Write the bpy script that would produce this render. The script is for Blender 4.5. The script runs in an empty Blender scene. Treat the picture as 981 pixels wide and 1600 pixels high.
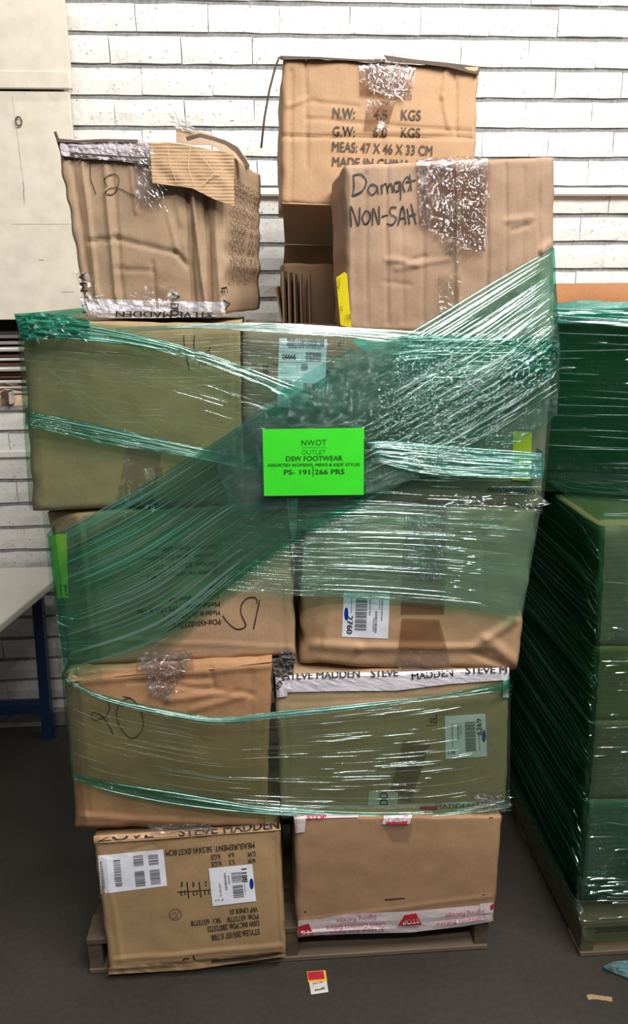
import bpy, bmesh, math, random
from mathutils import Vector, Matrix, noise
C = bpy.context.scene.collection
SC = bpy.context.scene
# ------------------------------------------------------------------ camera
H = 1.85
YAW, PIT, ROLL, FPX = .064, .2866, .0084, 1180.0
cy, sy, cp, sp = math.cos(YAW), math.sin(YAW), math.cos(PIT), math.sin(PIT)
FW = Vector((sy*cp, cy*cp, -sp)); r0 = Vector((cy, -sy, 0)); d0 = FW.cross(r0)
RT = r0*math.cos(ROLL) + d0*math.sin(ROLL); DN = d0*math.cos(ROLL) - r0*math.sin(ROLL)
cam_d = bpy.data.cameras.new('camera'); cam = bpy.data.objects.new('camera', cam_d); C.objects.link(cam)
UPV = -DN
m = Matrix((( RT.x, UPV.x, -FW.x, 0), (RT.y, UPV.y, -FW.y, 0), (RT.z, UPV.z, -FW.z, H), (0, 0, 0, 1)))
cam.matrix_world = m
cam_d.sensor_fit = 'VERTICAL'; cam_d.sensor_height = 36; cam_d.sensor_width = 36
cam_d.lens = FPX*36/1600; cam_d.clip_start = .02; cam_d.clip_end = 60
SC.camera = cam
# ------------------------------------------------------------------ world, lamps, exposure
w = bpy.data.worlds.new('world'); SC.world = w; w.use_nodes = True
w.node_tree.nodes['Background'].inputs[0].default_value = (.93, .96, 1, 1)
w.node_tree.nodes['Background'].inputs[1].default_value = .085
def lamp(name, loc, target, sx, syy, power, col=(1, .97, .92)):
    l = bpy.data.lights.new(name, 'AREA'); l.shape = 'RECTANGLE'; l.size = sx; l.size_y = syy
    l.energy = power; l.color = col
    o = bpy.data.objects.new(name, l); C.objects.link(o); o.location = loc
    o.rotation_euler = (Vector(target)-Vector(loc)).to_track_quat('-Z', 'Y').to_euler()
    return o
lamp('ceiling_lamp', (1.25, .35, 3.9), (.3, 1.9, 1.1), 2.4, .14, 106, (1, .97, .93))
lamp('ceiling_lamp', (.1, -1.1, 4.0), (.0, 1.9, 1.2), 2.4, .14, 50, (1, .97, .93))
lamp('ceiling_lamp', (.7, 2.25, 4.4), (.7, 2.9, 1.9), 3.0, .14, 26, (.97, .98, 1))
SC.view_settings.view_transform = 'Standard'; SC.view_settings.look = 'None'
SC.view_settings.gamma = 1; SC.view_settings.use_curve_mapping = False
SC.view_settings.exposure = 0.55
SC.cycles.transparent_max_bounces = 48
SC.cycles.max_bounces = 10
# ------------------------------------------------------------------ helpers
def ray(x, y): return FW*FPX + RT*(x-490.5) + DN*(y-800)
def at(x, y, Y):
    v = ray(x, y); t = Y/v.y; return Vector((v.x*t, Y, v.z*t+H))
def atx(x, y, X):
    v = ray(x, y); t = X/v.x; return Vector((X, v.y*t, v.z*t+H))
def atz(x, y, Z):
    v = ray(x, y); t = (Z-H)/v.z; return Vector((v.x*t, v.y*t, Z))
def proj(p):
    q = Vector(p)-Vector((0, 0, H)); d = q.dot(FW)
    return 490.5+FPX*q.dot(RT)/d, 800+FPX*q.dot(DN)/d
def clamp(a, lo=0., hi=1.): return max(lo, min(hi, a))
def sstep(a, b, x):
    t = clamp((x-a)/(b-a)); return t*t*(3-2*t)
def nz(x, y, z=0.): return noise.noise(Vector((x, y, z)))
def tag(o, label=None, cat=None, group=None, kind=None):
    if label: o['label'] = label
    if cat: o['category'] = cat
    if group: o['group'] = group
    if kind: o['kind'] = kind
    return o
def empty(name, loc, label=None, cat=None, group=None):
    o = bpy.data.objects.new(name, None); o.empty_display_size = .05; C.objects.link(o); o.location = loc
    return tag(o, label, cat, group)
def wloc(o):
    p = Vector(o.location)
    while o.parent: o = o.parent; p = p+Vector(o.location)
    return p
def mesh_obj(name, verts, faces, mat, parent=None, smooth=False, uvs=None):
    """verts are world coordinates; parents are never rotated"""
    me = bpy.data.meshes.new(name)
    off = wloc(parent) if parent else Vector((0, 0, 0))
    me.from_pydata([tuple(Vector(v)-off) for v in verts], [], faces)
    if smooth: me.polygons.foreach_set('use_smooth', [True]*len(me.polygons))
    if uvs:
        ul = me.uv_layers.new(name='UVMap')
        for l in me.loops: ul.data[l.index].uv = uvs[l.vertex_index]
    me.update()
    me.materials.append(mat)
    o = bpy.data.objects.new(name, me); C.objects.link(o)
    if parent: o.parent = parent
    return o
def boxmesh(p0, p1, bev=0.0, seed=0, jit=0.0):
    x0, y0, z0 = p0; x1, y1, z1 = p1
    rnd = random.Random(seed)
    vs = [Vector((x, y, z)) for z in (z0, z1) for y in (y0, y1) for x in (x0, x1)]
    fs = [(0, 2, 3, 1), (4, 5, 7, 6), (0, 1, 5, 4), (2, 6, 7, 3), (0, 4, 6, 2), (1, 3, 7, 5)]
    bm = bmesh.new(); bv = [bm.verts.new(v+Vector([rnd.uniform(-jit, jit) for _ in range(3)])) for v in vs]
    for f in fs: bm.faces.new([bv[i] for i in f])
    if bev: bmesh.ops.bevel(bm, geom=list(bm.edges), offset=bev, segments=1, affect='EDGES')
    bm.verts.index_update()
    V = [v.co.copy() for v in bm.verts]; Fc = [[v.index for v in f.verts] for f in bm.faces]; bm.free()
    return V, Fc
def box_obj(name, p0, p1, mat, parent=None, bev=.002, jit=0., seed=0):
    V, Fc = boxmesh(p0, p1, bev, seed, jit); return mesh_obj(name, V, Fc, mat, parent)
def tube(name, pts, rad, mat, parent=None, n=8, closed=False, flat=1.):
    V, Fc = [], []; N = len(pts)
    for i, p in enumerate(pts):
        p = Vector(p); a = Vector(pts[max(0, i-1)]); b = Vector(pts[min(N-1, i+1)])
        t = (b-a).normalized(); s = t.cross(Vector((0, 1, .01)))
        if s.length < .1: s = t.cross(Vector((0, 0, 1)))
        s.normalize(); u = t.cross(s)
        r = rad(i/(N-1)) if callable(rad) else rad
        for k in range(n):
            an = 2*math.pi*k/n; V.append(p+s*math.cos(an)*r+u*math.sin(an)*r*flat)
    for i in range(N-1):
        for k in range(n):
            k2 = (k+1) % n; Fc.append((i*n+k, i*n+k2, (i+1)*n+k2, (i+1)*n+k))
    Fc.append(tuple(range(n))[::-1]); Fc.append(tuple((N-1)*n+k for k in range(n)))
    return mesh_obj(name, V, Fc, mat, parent, smooth=True)
def crom(P, t):
    """Catmull-Rom through 2-D/any-D points, t in 0..1"""
    n = len(P)-1
    if n < 1: return P[0]
    x = clamp(t)*n; i = min(n-1, int(x)); f = x-i
    p1, p2 = P[i], P[i+1]; p0 = P[i-1] if i > 0 else p1; p3 = P[i+2] if i+2 <= n else p2
    return tuple(.5*((2*b)+(-a+c)*f+(2*a-5*b+4*c-d)*f*f+(-a+3*b-3*c+d)*f**3) for a, b, c, d in zip(p0, p1, p2, p3))
def lerpP(P, t):
    n = len(P)-1; x = clamp(t)*n; i = min(n-1, int(x)); f = x-i
    return tuple(a+(b-a)*f for a, b in zip(P[i], P[i+1]))
# ------------------------------------------------------------------ materials
def new_mat(name):
    mt = bpy.data.materials.new(name); mt.use_nodes = True; nt = mt.node_tree; nt.nodes.clear()
    out = nt.nodes.new('ShaderNodeOutputMaterial'); return mt, nt, out
def N(nt, t, **kw):
    n = nt.nodes.new(t)
    for k, v in kw.items():
        if k.startswith('i_'):
            key = k[2:]; key = int(key) if key.isdigit() else key.replace('_', ' ')
            n.inputs[key].default_value = v
        else: setattr(n, k, v)
    return n
def L(nt, a, b): nt.links.new(a, b)
def mapped(nt, scale, rot=(0, 0, 0), coord='Object'):
    tc = N(nt, 'ShaderNodeTexCoord'); mp = N(nt, 'ShaderNodeMapping')
    mp.inputs['Scale'].default_value = scale; mp.inputs['Rotation'].default_value = rot
    L(nt, tc.outputs[coord], mp.inputs[0]); return mp.outputs[0]
def ramp(nt, src, stops):
    r = N(nt, 'ShaderNodeValToRGB'); e = r.color_ramp.elements
    while len(e) < len(stops): e.new(.5)
    for k, (p, c) in enumerate(stops):
        e[k].position = p; e[k].color = c if len(c) == 4 else (*c, 1)
    L(nt, src, r.inputs[0]); return r
def simple(name, col, rough=.6, metal=0., bump=0., bscale=60., var=0., vscale=8., emis=None, spec=.5):
    mt, nt, out = new_mat(name); b = N(nt, 'ShaderNodeBsdfPrincipled')
    b.inputs['Base Color'].default_value = (*col, 1); b.inputs['Roughness'].default_value = rough
    b.inputs['Metallic'].default_value = metal; b.inputs['Specular IOR Level'].default_value = spec
    if var:
        nn = N(nt, 'ShaderNodeTexNoise', i_Detail=6.); L(nt, mapped(nt, (vscale,)*3), nn.inputs[0])
        rr = ramp(nt, nn.outputs[0], [(.3, tuple(c*(1-var) for c in col)), (.7, tuple(min(1, c*(1+var*.6)) for c in col))])
        L(nt, rr.outputs[0], b.inputs['Base Color'])
    if bump:
        nn = N(nt, 'ShaderNodeTexNoise', i_Detail=5.); L(nt, mapped(nt, (bscale,)*3), nn.inputs[0])
        bp = N(nt, 'ShaderNodeBump', i_Strength=bump, i_Distance=.004); L(nt, nn.outputs[0], bp.inputs['Height']); L(nt, bp.outputs[0], b.inputs['Normal'])
    L(nt, b.outputs[0], out.inputs[0]); return mt
def cardboard(name, col, flute='V', rib=.25, seed=0.):
    """kraft board: cloudy colour, fibre specks, faint corrugation ribs"""
    mt, nt, out = new_mat(name); b = N(nt, 'ShaderNodeBsdfPrincipled', i_Roughness=.72)
    b.inputs['Specular IOR Level'].default_value = .25
    v = mapped(nt, (1, 1, 1)); v.node.inputs['Location'].default_value = (seed, seed*.7, seed*.3)
    n1 = N(nt, 'ShaderNodeTexNoise', i_Scale=3.5, i_Detail=5.); L(nt, v, n1.inputs[0])
    n2 = N(nt, 'ShaderNodeTexNoise', i_Scale=160., i_Detail=3.); L(nt, v, n2.inputs[0])
    r1 = ramp(nt, n1.outputs[0], [(.3, tuple(c*.84 for c in col)), (.7, tuple(min(1, c*1.1) for c in col))])
    r2 = ramp(nt, n2.outputs[0], [(.25, (.82, .8, .78)), (.6, (1, 1, 1))])
    mx = N(nt, 'ShaderNodeMix', data_type='RGBA', blend_type='MULTIPLY'); mx.inputs[0].default_value = .55
    L(nt, r1.outputs[0], mx.inputs[6]); L(nt, r2.outputs[0], mx.inputs[7]); L(nt, mx.outputs[2], b.inputs['Base Color'])
    wv = N(nt, 'ShaderNodeTexWave', i_Scale=45., i_Distortion=.6, bands_direction='X' if flute == 'V' else 'Z'); L(nt, v, wv.inputs[0])
    ad = N(nt, 'ShaderNodeMath', operation='ADD'); ml = N(nt, 'ShaderNodeMath', operation='MULTIPLY'); ml.inputs[1].default_value = rib
    L(nt, wv.outputs[1], ml.inputs[0]); L(nt, ml.outputs[0], ad.inputs[0])
    n3 = N(nt, 'ShaderNodeTexNoise', i_Scale=14., i_Detail=4.); L(nt, v, n3.inputs[0]); L(nt, n3.outputs[0], ad.inputs[1])
    bp = N(nt, 'ShaderNodeBump', i_Strength=.3, i_Distance=.005); L(nt, ad.outputs[0], bp.inputs['Height']); L(nt, bp.outputs[0], b.inputs['Normal'])
    L(nt, b.outputs[0], out.inputs[0]); return mt
def film(name, tint, haze, hazecol=(.10, .42, .30), gloss=.16, rough=.14, bump=.6, su=1.5, sv=55., sparkle=0., dens=(.25, .75), gcol=(.86, 1, .97)):
    """stretch film: tinted clear plastic, a little milky, glossy with streaks running along U"""
    mt, nt, out = new_mat(name)
    v = mapped(nt, (su, sv, 1), coord='UV')
    n1 = N(nt, 'ShaderNodeTexNoise', i_Scale=1., i_Detail=5., i_Roughness=.6); L(nt, v, n1.inputs[0])
    v2 = mapped(nt, (su*2.5, sv*4.5, 1), coord='UV')
    n2 = N(nt, 'ShaderNodeTexNoise', i_Scale=1., i_Detail=3.); L(nt, v2, n2.inputs[0])
    tr = N(nt, 'ShaderNodeBsdfTransparent')
    dark = tuple(c**1.7 for c in tint)
    rc = ramp(nt, n1.outputs[0], [(dens[0], tint), (dens[1], dark)]); L(nt, rc.outputs[0], tr.inputs[0])
    df = N(nt, 'ShaderNodeBsdfDiffuse'); df.inputs[0].default_value = (*hazecol, 1)
    gl = N(nt, 'ShaderNodeBsdfAnisotropic', i_Roughness=rough); gl.inputs[0].default_value = (*gcol, 1)
    m1 = N(nt, 'ShaderNodeMixShader'); L(nt, tr.outputs[0], m1.inputs[1]); L(nt, df.outputs[0], m1.inputs[2])
    hz = ramp(nt, n1.outputs[0], [(.3, (haze*.45,)*3), (.72, (min(1, haze*1.9),)*3)]); L(nt, hz.outputs[0], m1.inputs[0])
    m2 = N(nt, 'ShaderNodeMixShader'); m2.inputs[0].default_value = gloss
    L(nt, m1.outputs[0], m2.inputs[1]); L(nt, gl.outputs[0], m2.inputs[2])
    ad = N(nt, 'ShaderNodeMath', operation='ADD'); L(nt, n1.outputs[0], ad.inputs[0]); L(nt, n2.outputs[0], ad.inputs[1])
    src = ad.outputs[0]
    if sparkle:
        n4 = N(nt, 'ShaderNodeTexNoise', i_Scale=70., i_Detail=2.); L(nt, mapped(nt, (1, 1, 1)), n4.inputs[0])
        mm = N(nt, 'ShaderNodeMath', operation='MULTIPLY'); mm.inputs[1].default_value = sparkle; L(nt, n4.outputs[0], mm.inputs[0])
        a2 = N(nt, 'ShaderNodeMath', operation='ADD'); L(nt, src, a2.inputs[0]); L(nt, mm.outputs[0], a2.inputs[1]); src = a2.outputs[0]
    bp = N(nt, 'ShaderNodeBump', i_Strength=bump, i_Distance=.012); L(nt, src, bp.inputs['Height']); L(nt, bp.outputs[0], gl.inputs['Normal'])
    L(nt, m2.outputs[0], out.inputs[0]); return mt
def clear_tape(name, tint=(.86, .8, .74), gloss=.22, rough=.12, bump=.9, scale=45., haze=.1, hz=(.7, .7, .7)):
    mt, nt, out = new_mat(name)
    tr = N(nt, 'ShaderNodeBsdfTransparent'); tr.inputs[0].default_value = (*tint, 1)
    df = N(nt, 'ShaderNodeBsdfDiffuse'); df.inputs[0].default_value = (*hz, 1)
    gl = N(nt, 'ShaderNodeBsdfAnisotropic', i_Roughness=rough); gl.inputs[0].default_value = (1, 1, 1, 1)
    m1 = N(nt, 'ShaderNodeMixShader'); m1.inputs[0].default_value = haze; L(nt, tr.outputs[0], m1.inputs[1]); L(nt, df.outputs[0], m1.inputs[2])
    m2 = N(nt, 'ShaderNodeMixShader'); m2.inputs[0].default_value = gloss; L(nt, m1.outputs[0], m2.inputs[1]); L(nt, gl.outputs[0], m2.inputs[2])
    n = N(nt, 'ShaderNodeTexNoise', i_Scale=scale, i_Detail=4., i_Distortion=1.2); L(nt, mapped(nt, (1, 1, .55)), n.inputs[0])
    bp = N(nt, 'ShaderNodeBump', i_Strength=bump, i_Distance=.02); L(nt, n.outputs[0], bp.inputs['Height']); L(nt, bp.outputs[0], gl.inputs['Normal'])
    L(nt, m2.outputs[0], out.inputs[0]); return mt
M = {}
M['ink'] = simple('black_ink', (.022, .02, .02), .55)
M['ink_soft'] = simple('faded_print', (.07, .045, .03), .7)
M['ink_green'] = simple('dark_green_print', (.01, .10, .01), .6)
M['ink_green2'] = simple('mid_green_print', (.012, .26, .01), .6)
M['grey_print'] = simple('grey_barcode_print', (.16, .16, .18), .6)
M['blue_ink'] = simple('blue_marker', (.0, .025, .28), .5)
M['red'] = simple('red_print', (.50, .012, .03), .5)
M['pink'] = simple('pink_print', (.52, .12, .16), .5)
M['white_paper'] = simple('white_label_paper', (.72, .73, .80), .55, var=.05)
M['white_tape'] = simple('white_printed_tape', (.62, .59, .64), .3, bump=.4, bscale=50, var=.12)
M['pink_tape'] = simple('pinkish_white_tape', (.70, .60, .62), .3, bump=.3, bscale=50, var=.08)
M['green_paper'] = simple('fluorescent_green_paper', (.03, .62, .012), .6, var=.05, vscale=5)
M['yellow'] = simple('yellow_label', (.80, .66, .01), .5)
M['yellow_green'] = simple('yellow_green_label', (.85, .9, .03), .5)
M['torn'] = cardboard('inner_corrugated_board', (.41, .27, .155), 'H', 1.6)
M['dark_board'] = cardboard('dark_brown_cardboard', (.075, .05, .035), 'V', .2)  # very dark brown, used for rims, straps and the base strip
M['tape'] = clear_tape('clear_packing_tape', (.88, .84, .8), .12, .08, .8, 40., .03)
M['tape_crinkle'] = clear_tape('crinkled_clear_tape', (.84, .80, .78), .20, .05, 1., 45., .02)
M['tape_brown'] = clear_tape('smooth_brown_tape', (.72, .64, .58), .06, .2, .3, 20., .03, (.3, .2, .12))
M['brick'] = None
# ------------------------------------------------------------------ generic patch of sheet goods
def patch(name, top, bot, Y, mat, parent, nu=20, nv=8, disp=None, thick=0., smooth=True, world=None, uvscale=1.):
    """sheet between two picture-plane outlines at real distance Y (number or function of s,t)"""
    V, U, Fc = [], [], []
    for j in range(nv+1):
        for i in range(nu+1):
            s, t = i/nu, j/nv
            a, b = lerpP(top, s), lerpP(bot, s)
            x, y = a[0]+(b[0]-a[0])*t, a[1]+(b[1]-a[1])*t
            yy = Y(s, t) if callable(Y) else Y
            if disp: yy += disp(s, t)
            p = world(x, y, s, t) if world else at(x, y, yy)
            V.append(p); U.append((s*uvscale, t*uvscale))
    n0 = len(V)
    for j in range(nv):
        for i in range(nu):
            a = j*(nu+1)+i; Fc.append((a, a+nu+1, a+nu+2, a+1))
    if thick:
        V += [v+Vector((0, thick, 0)) for v in V[:n0]]; U += U
        Fc += [tuple(n0+k for k in f[::-1]) for f in list(Fc)]
        ring = [i for i in range(nu+1)]+[j*(nu+1)+nu for j in range(1, nv+1)]+[nv*(nu+1)+i for i in range(nu-1, -1, -1)]+[j*(nu+1) for j in range(nv-1, 0, -1)]
        for k in range(len(ring)):
            a, b = ring[k], ring[(k+1) % len(ring)]; Fc.append((a, b, n0+b, n0+a))
    return mesh_obj(name, V, Fc, mat, parent, smooth and not thick, U)
# ------------------------------------------------------------------ text as geometry
_txt = {}
def text_geo(s, bold=0.0):
    k = (s, bold)
    if k in _txt: return _txt[k]
    cu = bpy.data.curves.new('t', 'FONT'); cu.body = s; cu.size = 1; cu.resolution_u = 3; cu.offset = 0
    o = bpy.data.objects.new('t', cu); C.objects.link(o)
    dg = bpy.context.evaluated_depsgraph_get(); me = o.evaluated_get(dg).to_mesh()
    V = [v.co.copy() for v in me.vertices]; Fc = [tuple(p.vertices) for p in me.polygons]
    o.evaluated_get(dg).to_mesh_clear(); bpy.data.objects.remove(o); bpy.data.curves.remove(cu)
    x0 = min(v.x for v in V); x1 = max(v.x for v in V)
    _txt[k] = ([((v.x-x0)/(x1-x0), v.y/.73) for v in V], Fc); return _txt[k]
class Surf:
    """a surface addressed in picture coordinates: S(x, y, lift) -> world point"""
    def __init__(s, fn, root): s.fn = fn; s.root = root
    def __call__(s, x, y, lift=0.): return s.fn(x, y, lift)
def prints(S, items, mat, name='printed_text', parent=None, lift=.0015):
    """items: (text, x0,y0 baseline start, x1,y1 baseline end, cap height px[, bold[, clip(ymin,ymax)]])"""
    V, Fc = [], []
    for it in items:
        s, x0, y0, x1, y1, h = it[:6]; bold = it[6] if len(it) > 6 else 0.
        clip = it[7] if len(it) > 7 else None
        P, F_ = text_geo(s); d = Vector((x1-x0, y1-y0)); L_ = d.length; u = d/L_; up = Vector((u.y, -u.x))
        for sh in ((0.,) if bold <= 0 else (-bold*h*2.5, 0., bold*h*2.5)):
            n = len(V)
            for (a, b) in P:
                if clip: b = clamp(b, *clip)
                q = Vector((x0, y0))+d*a+up*(b*h)+u*sh; V.append(S(q.x, q.y, lift))
            Fc += [tuple(n+k for k in f) for f in F_]
    return tag(mesh_obj(name, V, Fc, mat, parent or S.root), kind='stuff')
def rects(S, items, mat, name, parent=None, lift=.0012, frame=None):
    """items: quads as (x,y)*4 tuples in picture coordinates"""
    V, Fc = [], []
    for q in items:
        n = len(V); V += [S(x, y, lift) for x, y in q]; Fc.append((n, n+3, n+2, n+1))
    return tag(mesh_obj(name, V, Fc, mat, parent or S.root), kind='stuff')
def quad_at(Q, a0, b0, a1, b1):
    def q(a, b):
        tl, tr, br, bl = Q
        x = (tl[0]*(1-a)+tr[0]*a)*(1-b)+(bl[0]*(1-a)+br[0]*a)*b
        y = (tl[1]*(1-a)+tr[1]*a)*(1-b)+(bl[1]*(1-a)+br[1]*a)*b
        return x, y
    return (q(a0, b0), q(a1, b0), q(a1, b1), q(a0, b1))
def bars(Q, a0, b0, a1, b1, n, vertical=True, seed=0, fill=.55):
    rnd = random.Random(seed); out = []; cur = 0.; ws = [rnd.uniform(.5, 2.) for _ in range(n)]; tot = sum(ws)
    for wd in ws:
        wd /= tot; f = wd*rnd.uniform(fill-.2, fill+.2)
        if vertical: out.append(quad_at(Q, a0+(a1-a0)*cur, b0, a0+(a1-a0)*(cur+f), b1))
        else: out.append(quad_at(Q, a0, b0+(b1-b0)*cur, a1, b0+(b1-b0)*(cur+f)))
        cur += wd
    return out
def label_paper(S, Q, mat, name='shipping_label', label=None, lift=.0012, nu=8, nv=8, parent=None):
    V, Fc = [], []
    for j in range(nv+1):
        for i in range(nu+1):
            (x, y) = quad_at(Q, i/nu, j/nv, 1, 1)[0]; V.append(S(x, y, lift))
    for j in range(nv):
        for i in range(nu): a = j*(nu+1)+i; Fc.append((a, a+nu+1, a+nu+2, a+1))
    o = mesh_obj(name, V, Fc, mat, parent or S.root)
    if label: o['label'] = label
    return o
def scrawl(S, strokes, mat, wpx=2.4, name='handwriting', lift=.0016, parent=None):
    V, Fc = [], []
    for st in strokes:
        K = max(8, len(st)*5); pts = [Vector(crom(st, i/K)) for i in range(K+1)]
        for i, p in enumerate(pts):
            a = pts[max(0, i-1)]; b = pts[min(K, i+1)]; d = (b-a)
            d = d.normalized() if d.length > 1e-6 else Vector((1, 0)); nrm = Vector((-d.y, d.x))*wpx*.5*(.8+.3*nz(p.x*.1, p.y*.1))
            V.append(S(p.x+nrm.x, p.y+nrm.y, lift)); V.append(S(p.x-nrm.x, p.y-nrm.y, lift))
            if i: n = len(V); Fc.append((n-4, n-3, n-1, n-2))
    return tag(mesh_obj(name, V, Fc, mat, parent or S.root), kind='stuff')
def ellipse(cx, cy_, rx, ry, n=16, rot=0.):
    out = []
    for k in range(n):
        a = 2*math.pi*k/n; x, y = rx*math.cos(a), ry*math.sin(a)
        out.append((cx+x*math.cos(rot)-y*math.sin(rot), cy_+x*math.sin(rot)+y*math.cos(rot)))
    return out
def blob(S, pts, mat, name, parent=None, lift=.002):
    V = [S(x, y, lift) for x, y in pts]
    return mesh_obj(name, V, [tuple(range(len(V)))[::-1]], mat, parent or S.root)
def glints(S, Q, n, l, wd, mat, seed=1, ang=None, spread=3.2, name='film_wrinkle_glints', parent=None, lift=.004):
    rnd = random.Random(seed); V, Fc = [], []
    for _ in range(n):
        (x, y) = quad_at(Q, rnd.random(), rnd.random(), 1, 1)[0]; a = (ang or 0)+rnd.uniform(-spread, spread)/2; ln = l*rnd.uniform(.3, 1.5); cv = rnd.uniform(-.5, .5); r = wd*rnd.uniform(.5, 1.2)/2
        for i in range(6):
            f = i/5; b = a+cv*f; px_, py_ = x+math.cos(b)*ln*f, y+math.sin(b)*ln*f; nx, ny = -math.sin(b), math.cos(b); rr = r*math.sin(math.pi*clamp(f, .06, .94))
            for (o_, h_) in ((-1, 0), (-.6, .8), (0, 1), (.6, .8), (1, 0)): V.append(S(px_+nx*o_*rr, py_+ny*o_*rr, lift+h_*rr*.0015))
            if i:
                m_ = len(V)-10
                for k in range(4): Fc.append((m_+k, m_+k+1, m_+k+6, m_+k+5))
    o = mesh_obj(name, V, Fc, mat, parent or S.root, True); o['kind'] = 'stuff'; return o
# ------------------------------------------------------------------ cartons
class Carton(Surf):
    def __init__(s, label, quad, Y=1.75, depth=.42, col=(.42, .25, .135), bulge=.008, rough=.0035, creases=(), chL=None, chR=None,
                 seed=1, back=(0, 0), sag=0., edge=1.2, group=None, name='cardboard_box', nu=84, nv=64, lean=0., rib=.05, tail=None):
        s.q = quad; s.Y = Y; s.seed = seed; s.bulge = bulge; s.rough = rough; s.cr = creases; s.chL = chL; s.chR = chR; s.lean = lean
        s.dx, s.dz = back; s.depth = depth; s.edgeamp = edge
        bl, br = at(*quad[3], Y), at(*quad[2], Y)
        zb = min(bl.z, br.z) if tail is None else tail
        s.root = empty(name, ((bl.x+br.x)/2, Y+depth/2, zb), label, 'box', group)
        s.mat = cardboard('kraft_cardboard', col, 'V', rib, seed*1.37)
        V, Fc = [], []
        for j in range(nv+1):
            for i in range(nu+1):
                V.append(s.grid(i/nu, j/nv))
        def idx(i, j): return j*(nu+1)+i
        for j in range(nv):
            for i in range(nu): Fc.append((idx(i, j), idx(i, j+1), idx(i+1, j+1), idx(i+1, j)))
        ring = [(i, 0) for i in range(nu)]+[(nu, j) for j in range(nv)]+[(i, nv) for i in range(nu, 0, -1)]+[(0, j) for j in range(nv, 0, -1)]
        prev = [idx(i, j) for i, j in ring]; K = 10
        for k in range(1, K+1):
            f = k/K; cur = []
            for (i, j) in ring:
                p = V[idx(i, j)]; u, v = i/nu, j/nv
                q = Vector((p.x+s.dx*f, p.y+(s.Y+depth-p.y)*f, p.z+s.dz*f))
                # sides belly out a little; dents
                b = math.sin(math.pi*f)*.006
                q.x += (-b if i == 0 else b if i == nu else 0)*math.sin(math.pi*v)+.003*nz(q.y*9, q.z*9, seed)
                q.z += .003*nz(q.x*8, q.y*8, seed+5)
                if tail is not None and v > .999:
                    q.z = p.z+(tail-p.z)*sstep(0, .09, f) if p.z < tail else q.z
                cur.append(len(V)); V.append(q)
            R = len(ring)
            for k2 in range(R):
                a, b = k2, (k2+1) % R; Fc.append((prev[a], prev[b], cur[b], cur[a]))
            prev = cur
        Fc.append(tuple(prev))
        s.body = mesh_obj('box_body', V, Fc, s.mat, s.root, True)
    def px(s, u, v):
        tl, tr, br, bl = s.q
        x = (tl[0]*(1-u)+tr[0]*u)*(1-v)+(bl[0]*(1-u)+br[0]*u)*v
        y = (tl[1]*(1-u)+tr[1]*u)*(1-v)+(bl[1]*(1-u)+br[1]*u)*v
        e = s.edgeamp
        if e:
            k = s.seed*3.1
            x += e*2*(nz(k, y*.035)*(max(0, 1-u*6))+nz(k+9, y*.035)*max(0, (u-1)*6+1))
            y += e*2*(nz(x*.03, k+4)*(max(0, 1-v*6))+nz(x*.03, k+7)*max(0, (v-1)*6+1))
        return x, y
    def uv(s, x, y):
        tl, tr, br, bl = [Vector(p) for p in s.q]; u = v = .5
        for _ in range(6):
            p = (tl*(1-u)+tr*u)*(1-v)+(bl*(1-u)+br*u)*v
            du = (tr-tl)*(1-v)+(br-bl)*v; dv = (bl-tl)*(1-u)+(br-tr)*u; e = Vector((x, y))-p
            det = du.x*dv.y-du.y*dv.x; u += (e.x*dv.y-e.y*dv.x)/det; v += (du.x*e.y-du.y*e.x)/det
        return u, v
    def depth_at(s, u, v, x, y):
        d = -s.bulge*math.sin(math.pi*clamp(u))*math.sin(math.pi*clamp(v))
        d += s.rough*(nz(x*.012, y*.012, s.seed)+.45*nz(x*.035, y*.035, s.seed+3))
        e = min(clamp(u)/.018, clamp(1-u)/.018, 1.); d += .007*(1-e)**2
        e = min(clamp(v)/.022, clamp(1-v)/.022, 1.); d += .007*(1-e)**2
        d += s.lean*(v-.5)
        if s.chL: d += s.chL[1]*clamp((s.chL[0]-u)/s.chL[0])
        if s.chR: d += s.chR[1]*clamp((u-1+s.chR[0])/s.chR[0])
        for (x0, y0, x1, y1, wd, amp) in s.cr:
            vx, vy = x1-x0, y1-y0; t = clamp(((x-x0)*vx+(y-y0)*vy)/(vx*vx+vy*vy+1e-9))
            w0 = 1.6*nz(t*4, x0*.1)*(vx*vx+vy*vy > 900)
            dd = math.hypot(x-x0-vx*t+w0, y-y0-vy*t+w0)/wd
            if dd < 1: d += amp*(1-dd*dd)**2
        return d
    def grid(s, u, v):
        x, y = s.px(u, v); return at(x, y, s.Y+s.depth_at(u, v, x, y))
    def __call__(s, x, y, lift=0.):
        u, v = s.uv(x, y); return at(x, y, s.Y+s.depth_at(u, v, x, y)-lift)
    def strip(s, name, top, bot, mat, lift=.0022, nu=24, nv=6, crumple=0., parent=None, freq=.09, label=None):
        V, U, Fc = [], [], []
        for j in range(nv+1):
            for i in range(nu+1):
                a, b = lerpP(top, i/nu), lerpP(bot, i/nu); t = j/nv
                x, y = a[0]+(b[0]-a[0])*t, a[1]+(b[1]-a[1])*t
                c = crumple*(.5+.5*nz(x*freq, y*freq, s.seed+1.5)+.4*nz(x*freq*2.3, y*freq*2.3, 7)) if crumple else 0
                V.append(s(x, y, lift+max(0, c))); U.append((i/nu, t))
        for j in range(nv):
            for i in range(nu): a = j*(nu+1)+i; Fc.append((a, a+nu+1, a+nu+2, a+1))
        o = mesh_obj(name, V, Fc, mat, parent or s.root, crumple < .001, U)
        if label: o['label'] = label
        return o
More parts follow.
